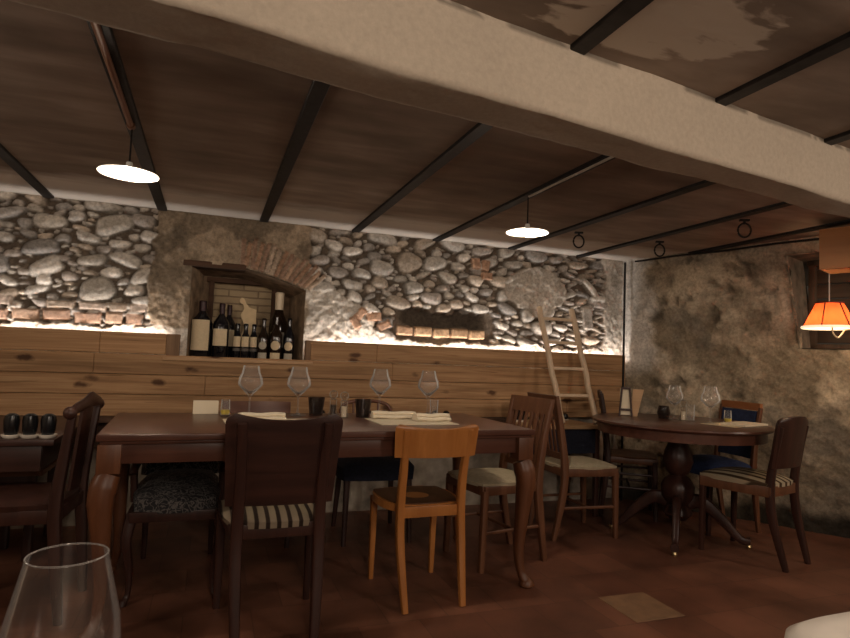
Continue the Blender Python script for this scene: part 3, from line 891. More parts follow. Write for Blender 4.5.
# 5. low patterned tub chair under the table
c5 = thing('tub_chair', 'low black patterned upholstered chair tucked under left half of the long table', 'chair', (-.10, 3.43, 0), R(180))
seat_pad(c5, M['damask'], .175, .185, -.02, .57, .475, .085, dome=.025)
seat_rails(c5, M['dark'], .175, .185, -.02, .57, .375, .045)
curved_panel(c5, 'backrest', M['damask'], .19, -.03, .44, .715, .05, .06, lean=.05, topshape=-.03)
for s in (-1, 1):
    bm = bmesh.new(); pts = bez([(s * .175, -.03, .60), (s * .188, .12, .585), (s * .196, .27, .555), (s * .198, .37, .55), (s * .196, .40, .525)], 5)
    loft(bm, pts, [(.02, .018)] * len(pts), 12, 2.2)
    loft(bm, [(s * .196, .385, .53), (s * .186, .375, .4)], [(.016, .016)] * 2, 10, 3, (0, 1, 0)); finish('armrest', bm, M['dark'], c5)
    cab_leg(c5, M['dark'], s * .178, .545, .37, s, 1, .022)
    bm = bmesh.new(); leg_path(bm, (s * .165, -.01, .37), (s * .165, -.06, 0), .018, .012, 4); finish('back_leg', bm, M['dark'], c5)

# 6. dark chair on the far side
redw = wood('reddish_wood', (.08, .028, .016), (.17, .065, .035), 'x', rough=.3)
c6 = thing('dining_chair', 'dark reddish chair back behind the two left wine glasses on the long table', 'chair', (.30, 3.84, 0), R(180))
back_posts(c6, M['dark'], .185, 0, .45, .79, splay=.05, lean=.03, s=.018)
curved_panel(c6, 'backrest', redw, .205, .012, .56, .80, .02, .018, lean=.03)
seat_rails(c6, M['dark'], .18, .19, 0, .34, .42, .05); seat_pad(c6, M['navy'], .185, .195, 0, .34, .47, .03)
straight_front(c6, M['dark'], .18, .33, .42)

# 7. navy seat chair on the far side
c7 = thing('hoop_back_chair', 'dark chair with navy seat beyond the long table, behind the honey coloured chair', 'chair', (1.01, 3.84, 0), R(178))
seat_pad(c7, M['navy'], .215, .235, -.01, .40, .487, .115, dome=.02)
bm = bmesh.new(); pts = bez([(-.17, -.02, .40), (-.175, -.04, .62), (-.165, -.06, .76), (-.1, -.075, .80), (0, -.08, .807), (.1, -.075, .80), (.165, -.06, .76), (.175, -.04, .62), (.17, -.02, .40)], 6)
tube(bm, pts, .0125, 12); finish('back_hoop', bm, redw, c7)
for s in (-1, 0, 1):
    bm = bmesh.new(); tube(bm, [(s * .08, -.01, .44), (s * .085, -.075, .80)], .007, 8); finish('back_spindle', bm, redw, c7)
for s in (-1, 1):
    bm = bmesh.new(); leg_path(bm, (s * .19, .37, .40), (s * .2, .40, 0), .019, .013, 3); finish('front_leg', bm, M['dark'], c7)
    bm = bmesh.new(); leg_path(bm, (s * .17, .02, .40), (s * .19, -.02, 0), .019, .013, 3); finish('back_leg', bm, M['dark'], c7)

# 8. right-hand chair with rounded back and striped seat
c8 = thing('dining_chair', 'dark chair with rounded solid back and cream striped seat, right of the round table', 'chair', (3.20, 2.58, 0), R(15))
back_posts(c8, M['dark'], .15, -.01, .45, .80, splay=.075, lean=.06, s=.02)
curved_panel(c8, 'backrest', M['dark'], .185, -.004, .56, .855, .03, .018, lean=.065, corner=.05, wtop=.19, topshape=-.012)
seat_rails(c8, M['slat'], .17, .2, -.01, .38, .425, .06)
seat_pad(c8, M['strip2'], .18, .215, -.015, .40, .482, .035, dome=.025)
straight_front(c8, M['dark'], .19, .37, .42, .019, .013)

# 9. blue chair
c9 = thing('blue_chair', 'wooden chair with navy blue back panel and orange-brown top rail, beyond the round table', 'chair', (3.60, 3.27, 0), R(84))
back_posts(c9, M['slat'], .175, 0, .45, .855, splay=.05, lean=.05, s=.017)
curved_panel(c9, 'top_rail', wood('orange_rail', (.22, .075, .025), (.34, .13, .05), 'x', rough=.3), .185, .0, .835, .885, .01, .022, lean=.05)
curved_panel(c9, 'backrest', M['blue'], .158, .002, .50, .83, .01, .03, lean=.05)
seat_pad(c9, M['blue'], .19, .205, 0, .38, .475, .09, dome=.02)
straight_front(c9, M['dark'], .18, .36, .39)

# 10. dark chair behind the easel
c10 = thing('ladder_back_chair', 'dark chair in the corner, back seen edge-on between the ladder and menu easel', 'chair', (2.915, 3.83, 0), R(-125))
back_posts(c10, M['dark'], .17, 0, .45, .90, splay=.04, lean=.05, s=.018)
for z in (.56, .67, .78): curved_panel(c10, 'back_slat', M['dark'], .16, .0, z, z + .06, .012, .012, lean=.05)
curved_panel(c10, 'top_rail', M['dark'], .18, .0, .86, .915, .012, .018, lean=.05)
seat_rails(c10, M['slat'], .17, .18, 0, .34, .42, .045); seat_pad(c10, M['slat'], .175, .19, -.005, .35, .455, .02)
straight_front(c10, M['dark'], .175, .33, .42)
stretchers(c10, M['dark'], .16, .17, -.01, .33, .22, .01); stretchers(c10, M['dark'], .16, .17, -.01, .33, .32, .009, False)

# ------------------------------------------------------------------ long table
T0 = Vector((-.385, 2.53, 0)); TA = R(2.4); TL, TW, TZ = 1.945, .82, .775
lt = thing('dining_table', 'long dark wooden dining table with curved cabriole legs, set for dinner', 'table', T0, TA)
bm = bmesh.new(); box(bm, (TL / 2, TW / 2, TZ - .014), (TL, TW, .028), bev=.007, seg=3); box(bm, (TL / 2, TW / 2, TZ - .034), (TL - .03, TW - .03, .014), bev=.003)
finish('table_top', bm, M['table'], lt)
for (x, y, sx, sy) in ((TL / 2, .045, TL - .14, .022), (TL / 2, TW - .045, TL - .14, .022), (.045, TW / 2, .022, TW - .14), (TL - .045, TW / 2, .022, TW - .14)):
    bm = bmesh.new(); box(bm, (x, y, TZ - .079), (sx, sy, .078), bev=.003); finish('apron', bm, M['table'], lt)
for sx, x in ((-1, .048), (1, TL - .048)):
    for sy, y in ((-1, .048), (1, TW - .048)):
        bm = bmesh.new(); box(bm, (x, y, TZ - .096), (.084, .084, .112), bev=.004)
        d = Vector((sx, sy * .8, 0)).normalized(); b0 = Vector((x, y, 0))
        pts = bez([b0 + Vector((0, 0, .615)), b0 + d * .016 + Vector((0, 0, .57)), b0 + d * .024 + Vector((0, 0, .51)), b0 + d * .010 + Vector((0, 0, .36)), b0 - d * .002 + Vector((0, 0, .18)), b0 + d * .012 + Vector((0, 0, .07)), b0 + d * .040 + Vector((0, 0, .026))], 5)
        secs = [(.044, .044), (.05, .05), (.046, .046), (.034, .034), (.024, .024), (.02, .02), (.026, .026)]
        loft(bm, pts, [lerp(secs, i / (len(pts) - 1)) for i in range(len(pts))], 14, 2.8, (0, 1, 0))
        lathe(bm, [(0, 0), (.026, 0), (.036, .01), (.034, .026), (.02, .042), (0, .044)], 14, b0 + d * .042)
        finish('leg', bm, M['tleg'], lt)
def onlt(u, v):   # a point on the long table, u along, v from its near edge
    ca, sa = math.cos(TA), math.sin(TA)
    return (T0.x + u * ca - v * sa, T0.y + u * sa + v * ca, TZ)

# ------------------------------------------------------------------ round table
rt = thing('round_table', 'round dark wooden pedestal table by the right wall, set with glasses', 'table', (2.95, 3.13, 0), 0)
bm = bmesh.new(); lathe(bm, [(0, .735), (.535, .735), (.548, .74), (.555, .748), (.552, .757), (.545, .76), (0, .76)], 72); finish('table_top', bm, M['table'], rt)
bm = bmesh.new(); lathe(bm, [(.50, .675), (.515, .675), (.515, .736), (.50, .736), (.50, .675)], 72); finish('apron', bm, M['table'], rt)
bm = bmesh.new(); lathe(bm, [(0, .735), (.16, .735), (.16, .70), (.07, .68), (.06, .62), (.085, .56), (.095, .50), (.075, .44), (.05, .41), (.08, .385), (.105, .34), (.10, .27), (.065, .22), (.085, .19), (.09, .16), (.05, .12), (0, .115)], 36); finish('pedestal', bm, M['dark'], rt)
for k in range(4):
    a = R(45 + 90 * k); d = Vector((math.cos(a), math.sin(a), 0))
    bm = bmesh.new()
    pts = bez([d * .06 + Vector((0, 0, .24)), d * .15 + Vector((0, 0, .25)), d * .26 + Vector((0, 0, .16)), d * .36 + Vector((0, 0, .055)), d * .42 + Vector((0, 0, .045))], 6)
    secs = [(.03, .05), (.028, .042), (.024, .032), (.02, .024), (.024, .024)]
    loft(bm, pts, [lerp(secs, i / (len(pts) - 1)) for i in range(len(pts))], 12, 2.8)
    lg = finish('foot', bm, M['dark'], rt)
    bm = bmesh.new(); lathe(bm, [(0, 0), (.012, .0), (.016, .012), (.012, .024), (0, .026)], 14, d * .415); finish('caster', bm, plain('brass_caster', (.5, .38, .2), .3, .9), lg)

# ------------------------------------------------------------------ left dark table and bench
wt = thing('wall_table', 'dark wooden table against the wall at the far left edge', 'table', (-1.285, 3.42, 0))
bm = bmesh.new(); box(bm, (0, 0, .687), (1.36, .96, .026), bev=.005); finish('table_top', bm, M['darkx'], wt)
bm = bmesh.new(); box(bm, (0, -.44, .617), (1.26, .022, .11), bev=.003); box(bm, (0, .44, .617), (1.26, .022, .11), bev=.003); box(bm, (-.62, 0, .617), (.022, .86, .11), bev=.003); box(bm, (.62, 0, .617), (.022, .86, .11), bev=.003); finish('apron', bm, M['darkx'], wt)
for sx in (-1, 1):
    for sy in (-1, 1):
        bm = bmesh.new(); leg_path(bm, (sx * .3, sy * .40, .675), (sx * .3, sy * .40, 0), .032, .022, 5); finish('leg', bm, M['dark'], wt)
bn = thing('wall_bench', 'low brown wooden bench along the wall under the left dark table', 'bench', (-1.32, 3.80, 0))
bm = bmesh.new(); box(bm, (0, 0, .447), (1.1, .5, .03), bev=.004); finish('seat', bm, wood('bench_seat', (.10, .04, .017), (.2, .085, .04), 'x', rough=.45), bn)
bm = bmesh.new(); box(bm, (0, -.22, .41), (1.0, .02, .045), bev=.003); finish('front_rail', bm, M['darkx'], bn)
bm = bmesh.new(); box(bm, (0, -.215, .31), (1.0, .025, .03), bev=.003); finish('stretcher', bm, M['slat'], bn)
for sx in (-1, 1):
    for sy in (-1, 1):
        bm = bmesh.new(); leg_path(bm, (sx * .5, sy * .21, .435), (sx * .5, sy * .21, 0), .022, .02, 6); finish('leg', bm, M['dark'], bn)

# pale-topped side table carrying the ladder
stb = thing('side_table', 'pale topped side table against the wall under the ladder', 'table', (2.45, 3.895, 0))
bm = bmesh.new(); box(bm, (0, 0, .652), (.62, .43, .026), bev=.004); finish('table_top', bm, M['paletop'], stb)
bm = bmesh.new(); box(bm, (0, -.19, .55), (.56, .02, .178)); box(bm, (0, .19, .55), (.56, .02, .178)); box(bm, (-.28, 0, .55), (.02, .38, .178)); box(bm, (.28, 0, .55), (.02, .38, .178)); finish('apron', bm, M['navy'], stb)
for sx in (-1, 1):
    for sy in (-1, 1):
        bm = bmesh.new(); leg_path(bm, (sx * .28, sy * .185, .64), (sx * .28, sy * .185, 0), .02, .016, 6); finish('leg', bm, M['dark'], stb)

# ladder
ld = thing('ladder', 'pale wooden pole ladder leaning on the stone wall beside the corner', 'ladder', (2.60, 3.735, .674))
topv = Vector((0, .365, .88))
for s in (-1, 1):
    bm = bmesh.new(); p0 = Vector((s * .148, 0, 0)); p1 = Vector((s * .152, 0, 0)) + topv
    pts = [p0 + (p1 - p0) * (i / 10) + Vector((s * .004 * math.sin(i * 1.7), .003 * math.sin(i * 2.3 + s), 0)) for i in range(11)]
    loft(bm, pts, [(.0205, .0205)] * 11, 14, 2.6, (1, 0, 0)); finish('rail', bm, M['palewood'], ld)
for z in (.20, .40, .60, .79):
    p = topv * (z / .88)
    bm = bmesh.new(); tube(bm, [p + Vector((-.165, 0, 0)), p + Vector((.165, 0, 0))], .0125, 12, 3); finish('rung', bm, M['palewood'], ld)

# ------------------------------------------------------------------ glassware etc
RZ = .76

def wine_glass_mesh(h=.262, rb=.064, rr=.040, foot=.040):
    bm = bmesh.new()
    zb = h * .42
    outer = [(0, 0), (foot, 0), (foot, .0025), (foot * .5, .006), (.006, .012), (.0035, .03), (.0035, zb - .03), (.006, zb - .008), (rb * .45, zb + .014), (rb * .95, zb + .048), (rb, zb + .060), (rb * .93, zb + .088), (rr + (rb - rr) * .35, h - .04), (rr, h)]
    inner = [(rr - .0012, h), (rr + (rb - rr) * .35 - .0012, h - .04), (rb * .93 - .0012, zb + .088), (rb - .0014, zb + .060), (rb * .95 - .0014, zb + .048), (rb * .45, zb + .0165), (0, zb + .003)]
    lathe(bm, outer + inner, 32)
    return bm
G0 = tag(finish('wine_glass', wine_glass_mesh(), M['glass']), 'leftmost clear wine glass on the long table, above the dark solid-backed chair', 'wine glass', 'wine glasses on the long table')
G0.location = onlt(.625, .68)
def cp(o, loc, label, rz=0):
    c = o.copy(); C.objects.link(c); c.location = loc; c.rotation_euler = (0, 0, rz); c['label'] = label
    return c
cp(G0, onlt(.88, .69), 'clear wine glass second from left on the long table, just left of the dark tumbler')
cp(G0, onlt(1.37, .77), 'clear wine glass on the long table behind the folded napkin')
cp(G0, onlt(1.66, .73), 'rightmost clear wine glass on the long table, above the slim clear glass')
rg = cp(G0, (3.02, 3.24, RZ), 'clear wine glass on the round table beside the dark tumbler'); rg['group'] = 'wine glasses on the round table'; rg.scale = (.88, .88, .88)
rg2 = cp(G0, (3.06, 2.97, RZ), 'clear wine glass on the round table in front of the blue chair'); rg2['group'] = 'wine glasses on the round table'; rg2.scale = (.92, .92, .92)

def tumbler_mesh(r0, r1, h, wall=.002, flute=None, bulge=0):
    bm = bmesh.new()
    lathe(bm, [(0, 0), (r0, 0), (r0 + (r1 - r0) * .4 + bulge, h * .45), (r1, h), (r1 - wall, h), (r0 + (r1 - r0) * .4 + bulge - wall, h * .45), (r0 - wall, .008), (0, .008)], 40, flute=flute)
    return bm
tm = tag(finish('tumbler', tumbler_mesh(.035, .045, .098, flute=(16, .03)), M['smoke']), 'dark ribbed tumbler on the long table left of the pepper mill', 'glass', 'dark tumblers')
tm.location = onlt(.985, .71)
cp(tm, onlt(1.22, .60), 'dark ribbed tumbler on the long table right of the pepper mill, beside the napkin')
t3 = tag(finish('tumbler', tumbler_mesh(.032, .033, .085, bulge=.012), M['smoke']), 'rounded dark tumbler on the round table', 'glass'); t3.location = (2.99, 3.31, RZ)
t4 = tag(finish('highball_glass', tumbler_mesh(.022, .025, .105), M['glass']), 'slim clear straight glass on the long table near the honey chair', 'glass'); t4.location = onlt(1.61, .52)
t5 = tag(finish('highball_glass', tumbler_mesh(.026, .030, .11), M['glass']), 'clear straight glass on the round table beside the pale mill', 'glass'); t5.location = (3.06, 3.14, RZ)

def oil_lamp(loc, label):
    t = thing('candle_glass', label, 'candle holder', loc)
    finish('glass', tumbler_mesh(.025, .021, .085), M['glass'], t)
    bm = bmesh.new(); lathe(bm, [(0, .01), (.0225, .01), (.0228, .032), (0, .032)], 24); finish('oil', bm, M['oil'], t)
    return t
ol = oil_lamp(onlt(.505, .66), 'small clear candle glass with yellow oil at left place setting of the long table')
dup(ol, (3.24, 3.0, RZ), 0, 'small clear candle glass with yellow oil on the round table')

def mill(loc, label, fill):
    t = thing('pepper_mill', label, 'mill', loc)
    bm = bmesh.new(); lathe(bm, [(0, 0), (.024, 0), (.025, .01), (.019, .03), (.018, .075), (.021, .088), (.012, .094), (0, .094)], 24); finish('body', bm, M['mill'], t)
    bm = bmesh.new(); lathe(bm, [(0, .004), (.014, .004), (.014, .06), (0, .06)], 20); finish('filling', bm, fill, t)
    bm = bmesh.new(); lathe(bm, [(0, .094), (.010, .094), (.021, .106), (.024, .120), (.019, .133), (.008, .139), (0, .14)], 24); finish('knob', bm, M['mill'], t)
    return t
mill(onlt(1.07, .67), 'clear pepper mill with dark filling, left of the two mills', plain('peppercorns', (.05, .03, .02), .9, noise=.8, nscale=200))
mill(onlt(1.105, .57), 'clear salt mill with pale filling, right of the two mills', M['salt'])
m3 = mill((3.025, 3.165, RZ), 'pale salt mill on the round table beside the clear straight glass', M['salt'])

# papers, mats, napkins, plate
def flat(name, pts, mat, label, cat, h=.0025, loc=(0, 0, TZ), rz=0):
    bm = bmesh.new(); prism(bm, pts, 0, h); o = finish(name, bm, mat, smooth=False); o.location = loc; o.rotation_euler = (0, 0, rz); return tag(o, label, cat)
rect = lambda w, d: [(-w / 2, -d / 2), (w / 2, -d / 2), (w / 2, d / 2), (-w / 2, d / 2)]
flat('placemat', rect(.43, .30), M['paper'], 'pale paper placemat in front of the dark solid-backed chair', 'placemat', loc=onlt(.70, .36), rz=TA)
flat('placemat', rect(.42, .30), M['paper'], 'pale paper placemat in front of the honey coloured chair', 'placemat', loc=onlt(1.42, .38), rz=TA)
flat('placemat', rect(.40, .22), M['matc'], 'straw coloured placemat on the near side of the round table', 'placemat', loc=(3.22, 2.93, RZ), rz=R(14))
flat('place_paper', rect(.28, .16), M['paper'], 'white folded paper on the straw mat of the round table', 'paper', .012, (3.26, 2.89, RZ + .0025), R(14))
def napkin(loc, rz, label, L_=.22):
    bm = bmesh.new()
    for z, y in ((.011, -.016), (.011, .018), (.029, .002)):
        pts = [(-L_ / 2 + L_ * i / 8, y + .004 * math.sin(i), z + .002 * math.sin(i * 1.3)) for i in range(9)]
        loft(bm, pts, [(.02, .0105)] * 9, 12, 2.4)
    o = finish('napkin', bm, M['napkin']); o.location = loc; o.rotation_euler = (0, 0, rz); return tag(o, label, 'napkin', 'rolled napkins')
napkin(onlt(.66, .42)[:2] + (TZ + .0025,), R(8), 'cream rolled napkin behind the back of the dark solid-backed chair')
napkin(onlt(1.365, .50)[:2] + (TZ + .0025,), R(-4), 'cream rolled napkin to the right of the dark tumbler', .24)
nk3 = napkin(onlt(1.54, .38)[:2] + (TZ + .0025,), R(6), 'cream rolled napkin just behind the honey chair top rail', .2)
# menu card leaning at the far edge of table
mc = thing('menu_card', 'blank pale menu card standing on the left part of the long table', 'menu', onlt(.415, .77), TA)
bm = bmesh.new(); box(bm, (0, 0, .034), (.125, .003, .068), rot=Matrix.Rotation(R(-10), 3, 'X')); finish('front_sheet', bm, M['paper'], mc, smooth=False)
bm = bmesh.new(); box(bm, (0, .028, .034), (.125, .003, .068), rot=None); finish('back_sheet', bm, M['paper'], mc, smooth=False)

# menu easel on round table
ez = thing('menu_easel', 'small dark A-frame menu easel with white sheet at left edge of the round table', 'easel', (2.78, 3.45, RZ), R(-30))
bm = bmesh.new(); box(bm, (0, .006, .10), (.075, .004, .185), rot=None); finish('sheet', bm, M['paper'], ez, smooth=False)
for s in (-1, 1):
    bm = bmesh.new(); loft(bm, [(s * .042, -.004, 0), (s * .026, -.004, .20)], [(.0065, .006)] * 2, 8, 5, (0, 1, 0)); finish('leg', bm, M['dark'], ez)
for z in (.045, .195):
    bm = bmesh.new(); box(bm, (0, -.006, z), (.085 if z < .1 else .06, .012, .016), bev=.002); finish('crossbar', bm, M['dark'], ez)
cd = tag(finish('menu_board', (lambda b: (prism(b, [(-.03, 0), (.012, 0), (.055, .19), (-.02, .19)], -.004, .004), b)[1])(bmesh.new()), M['paletop'], smooth=False), 'tan wedge shaped wooden board beside the menu easel', 'board')
cd.rotation_euler = (R(90), 0, R(-30)); cd.location = (2.845, 3.425, RZ)

# ------------------------------------------------------------------ bottles in the niche
NZ = 1.056
def bottle(loc, label, h, r, mat, neck=.28, lab=None, cap=None, shoulder=.60, nr=None, group='wine bottles in the niche'):
    t = thing('wine_bottle', label, 'bottle', loc, R(-100), group)
    nr = nr or max(.0135, r * .3)
    bm = bmesh.new(); hs = h * shoulder
    lathe(bm, [(0, .0), (r * .93, 0), (r, .008), (r, hs), (r * .93, hs + (h - hs) * .15), (r * .62, hs + (h - hs) * .32), (nr * 1.1, hs + (h - hs) * .5), (nr, hs + (h - hs) * .6), (nr, h - .02), (nr * 1.18, h - .018), (nr * 1.18, h - .006), (nr * .9, h), (0, h)], 32)
    finish('glass', bm, mat, t)
    if cap:
        bm = bmesh.new(); k = cap[1]; lathe(bm, [(nr * 1.08 + .001, h - k), (nr * 1.25, h - .02), (nr * 1.25, h - .004), (nr, h + .002), (0, h + .003)], 24); finish('foil', bm, cap[0], t)
    for (kind, z0, z1, ang, m_) in (lab or []):
        bm = bmesh.new()
        if kind == 'rect':
            n = 18; a0 = -ang / 2
            V = [[bm.verts.new(((r + .0008) * math.cos(a0 + ang * i / n), (r + .0008) * math.sin(a0 + ang * i / n), z)) for i in range(n + 1)] for z in (z0, z1)]
            for i in range(n): bm.faces.new((V[0][i], V[0][i + 1], V[1][i + 1], V[1][i]))
        else:
            zc = (z0 + z1) / 2; rad = (z1 - z0) / 2; rr_ = r + .0012
            cv = bm.verts.new((rr_, 0, zc)); prev = None
            for q in range(1, 7):
                ring = []
                for i in range(28):
                    a = 2 * PI * i / 28; th = rad * q / 6 * math.cos(a) / r
                    ring.append(bm.verts.new((rr_ * math.cos(th), rr_ * math.sin(th), zc + rad * q / 6 * math.sin(a))))
                for i in range(28):
                    if prev is None: bm.faces.new((cv, ring[i], ring[(i + 1) % 28]))
                    else: bm.faces.new((prev[i], ring[i], ring[(i + 1) % 28], prev[(i + 1) % 28]))
                prev = ring
        finish('label', bm, m_, t)
    return t
bb = M['bottle']; am = M['amber']
bottle((-.062, 4.28, NZ), 'largest dark wine bottle with big square cream label, far left of the niche', .385, .069, bb, lab=[('rect', .05, .255, 1.9, M['label'])], cap=(M['foild'], .07))
bottle((.063, 4.27, NZ), 'dark wine bottle with broad cream label, second from left in the niche', .375, .053, bb, lab=[('rect', .085, .20, 2.0, M['label'])], cap=(M['foild'], .07))
bottle((.115, 4.385, NZ), 'dark wine bottle half hidden behind the second bottle in the niche', .375, .046, bb, lab=[('rect', .085, .20, 2.2, M['label'])], cap=(M['foild'], .07))
s1 = bottle((.172, 4.27, NZ), 'small dark bottle with narrow cream label, left of the three small ones', .245, .0265, bb, lab=[('rect', .085, .155, 2.2, M['label']), ('rect', .055, .075, 2.4, M['band'])])
dup(s1, (.226, 4.255, NZ), R(-100), 'small dark bottle with narrow cream label, middle of the three small ones')
dup(s1, (.281, 4.27, NZ), R(-100), 'small dark bottle with narrow cream label, right of the three small ones')
q1 = bottle((.345, 4.255, NZ), 'slender dark bottle with round cream label, just right of the three small ones', .29, .037, am, shoulder=.5, lab=[('disc', .072, .128, 0, M['label2']), ('rect', .008, .05, 1.7, M['label2'])])
bottle((.430, 4.245, NZ), 'dark bottle with round cream label standing in front of the white-foiled magnum', .32, .043, am, shoulder=.5, lab=[('disc', .07, .135, 0, M['label']), ('rect', .008, .052, 1.7, M['label'])])
bottle((.455, 4.385, NZ), 'tall magnum with long white foil neck at the back right of the niche', .49, .066, am, shoulder=.50, nr=.026, cap=(M['foilw'], .15), lab=[('rect', .09, .2, 1.6, M['label2'])])
bottle((.520, 4.25, NZ), 'dark bottle with round cream label at the right end of the niche', .30, .038, bb, shoulder=.52, lab=[('disc', .07, .13, 0, M['label']), ('rect', .008, .05, 1.6, M['label2'])])
# cut-out wooden figure
bm = bmesh.new()
fig = [(-.016, 0), (.0, .0), (.012, .09), (.028, .0), (.045, .0), (.055, .11), (.035, .16), (.062, .20), (.06, .30), (.012, .312), (-.012, .335), (-.020, .352), (-.030, .366), (-.045, .368), (-.056, .357), (-.056, .342), (-.045, .332), (-.034, .330), (-.022, .305), (-.046, .262), (-.012, .195), (-.040, .13)]
prism(bm, fig, -.008, .008)
fg = finish('wooden_figure', bm, M['cork'], smooth=False); fg.rotation_euler = (R(90), 0, R(2)); fg.location = (.235, 4.38, NZ)
tag(fg, 'flat pale wooden cut-out figure standing behind the three small bottles', 'figurine')
fg.scale = (1, 1.18, 1)

# ------------------------------------------------------------------ small things on ledges
pot = thing('small_pot', 'small black pot on the ledge, left of the pair behind the slim glass', 'pot', (1.56, 4.02, .68), 0, 'black pots on the ledge')
bm = bmesh.new(); lathe(bm, [(0, .008), (.016, .008), (.024, .02), (.026, .034), (.02, .05), (.008, .057), (0, .058)], 20); finish('pot', bm, M['black'], pot)
bm = bmesh.new(); lathe(bm, [(0, 0), (.022, 0), (.034, .006), (.034, .009), (0, .009)], 24); finish('saucer', bm, M['ceramic'], pot)
dup(pot, (1.64, 4.0, .68), 0, 'small black pot on the ledge, right of the pair behind the slim glass')
dup(pot, (1.06, 4.02, .68), 0, 'small black pot on the ledge, behind the wine glass by the napkin')
dup(pot, (1.17, 4.01, .68), 0, 'small black pot on the ledge, just right of the wine glass by the napkin')
dup(pot, (.735, 4.02, .68), 0, 'small black pot on pale saucer on the ledge, behind the two mills')
dup(pot, (2.66, 4.02, .665), 0, 'small black pot on pale saucer beside the foot of the ladder', 'black pots by the ladder')
lp = thing('black_pot', 'black pot on pale saucer on the dark left table, left of three', 'pot', (-.785, 3.02, .70), 0, 'black pots on the left table')
bm = bmesh.new(); lathe(bm, [(0, .010), (.022, .010), (.028, .03), (.031, .075), (.027, .095), (.012, .104), (0, .105)], 24); finish('pot', bm, M['black'], lp)
bm = bmesh.new(); lathe(bm, [(0, 0), (.028, 0), (.036, .010), (.0365, .015), (0, .012)], 28); finish('saucer', bm, M['ceramic'], lp)
dup(lp, (-.715, 3.015, .70), 0, 'black pot on pale saucer on the dark left table, middle of three')
dup(lp, (-.645, 3.01, .70), 0, 'black pot on pale saucer on the dark left table, right of three')
pl = thing('planter', 'black planter with pale foot, seen through the slats of the slat-back chair', 'planter', (2.215, 3.97, .665))
bm = bmesh.new(); lathe(bm, [(0, .014), (.05, .014), (.060, .05), (.062, .13), (.064, .14), (.058, .14), (.055, .06), (0, .05)], 28); finish('pot', bm, M['black'], pl)
bm = bmesh.new(); lathe(bm, [(0, 0), (.06, 0), (.064, .014), (0, .014)], 28); finish('saucer', bm, M['ceramic'], pl)

# ------------------------------------------------------------------ lights as things
def pendant(x, y, zrim, label, zc):
    t = thing('pendant_lamp', label, 'lamp', (x, y, zrim))
    bm = bmesh.new()
    lathe(bm, [(.112, 0), (.111, .004), (.08, .013), (.035, .021), (.014, .026), (.012, .048), (0, .050), (0, .046), (.010, .044), (.011, .024), (.034, .017), (.078, .009), (.108, .002), (.112, 0)], 48); finish('shade', bm, M['enamel'], t)
    bm = bmesh.new(); tube(bm, [(0, 0, .045), (0, 0, zc - zrim)], .0035, 8); finish('cord', bm, M['iron'], t)
    bm = bmesh.new(); bmesh.ops.create_uvsphere(bm, u_segments=20, v_segments=12, radius=.018, matrix=Matrix.Translation((0, 0, -.002))); finish('bulb', bm, M['bulb'], t)
    return t
def lamp(name, kind, loc, energy, col, **kw):
    l = bpy.data.lights.new(name, kind); l.energy = energy; l.color = col
    for k, v in kw.items(): setattr(l, k, v)
    o = bpy.data.objects.new(name, l); C.objects.link(o); o.location = loc; return o
for x, y, lab in ((-.348, 2.594, 'lit white enamel dish pendant at upper left under the ceiling'), (1.555, 2.745, 'lit white enamel dish pendant near the middle, above the right end of the long table')):
    p = pendant(x, y, 1.80, lab, 2.0)
    o = lamp('pendant_light', 'POINT', (0, 0, -.024), 5.5, (1, .84, .66), shadow_soft_size=.02); o.parent = p
# ceiling conduits
bm = bmesh.new(); tube(bm, [(-.352, 1.40, 2.0), (-.352, 2.594, 1.997)], .011, 10); tube(bm, [(-.352, 2.575, 1.997), (-.352, 2.6, 1.997)], .016, 10)
tag(finish('ceiling_conduit', bm, M['copper']), 'brown conduit pipe on the ceiling joist leading to the left pendant', 'pipe')
bm = bmesh.new(); tube(bm, [(1.563, 1.70, 1.998), (1.558, 2.745, 1.998)], .006, 10)
tag(finish('ceiling_conduit', bm, M['greypipe']), 'thin pale conduit on the ceiling joist leading to the middle pendant', 'pipe')
bm = bmesh.new(); tube(bm, [(3.275, 4.10, 1.99), (3.275, 4.10, .9), (3.275, 4.10, .0)], .0095, 10)
tag(finish('corner_pipe', bm, M['iron']), 'thin dark vertical pipe in the far right corner', 'pipe')
bm = bmesh.new(); pts = [(rwx(y, 1.97) - .05, y, 1.995 + .003 * math.sin(y * 9)) for y in np.linspace(4.02, 2.5, 24)]; tube(bm, pts, .0075, 8)
tag(finish('wall_cable', bm, M['iron']), 'dark cable along the top of the right wall', 'cable')

# iron rings
def ring_(loc, rz, label):
    t = thing('iron_ring', label, 'ring', loc, rz, 'iron rings under the ceiling')
    bm = bmesh.new(); box(bm, (0, 0, -.006), (.055, .022, .012), bev=.002); loft(bm, [(0, 0, -.01), (0, 0, -.03)], [(.008, .008)] * 2, 8, 2, (0, 1, 0)); finish('bracket', bm, M['iron'], t)
    bm = bmesh.new(); pts = [(.036 * math.cos(2 * PI * i / 32), 0, -.066 + .042 * math.sin(2 * PI * i / 32)) for i in range(33)]; tube(bm, pts, .0055, 8); finish('hoop', bm, M['iron'], t)
    return t
r0 = ring_((2.30, 3.36, 2.006), R(-15), 'black iron ring hanging from the ceiling, left of three')
dup(r0, (2.955, 3.33, 2.006), R(-18), 'black iron ring hanging from the ceiling, middle of three')
dup(r0, (2.93, 2.60, 2.006), R(-28), 'black iron ring hanging from the ceiling, right of three, nearest the beam')

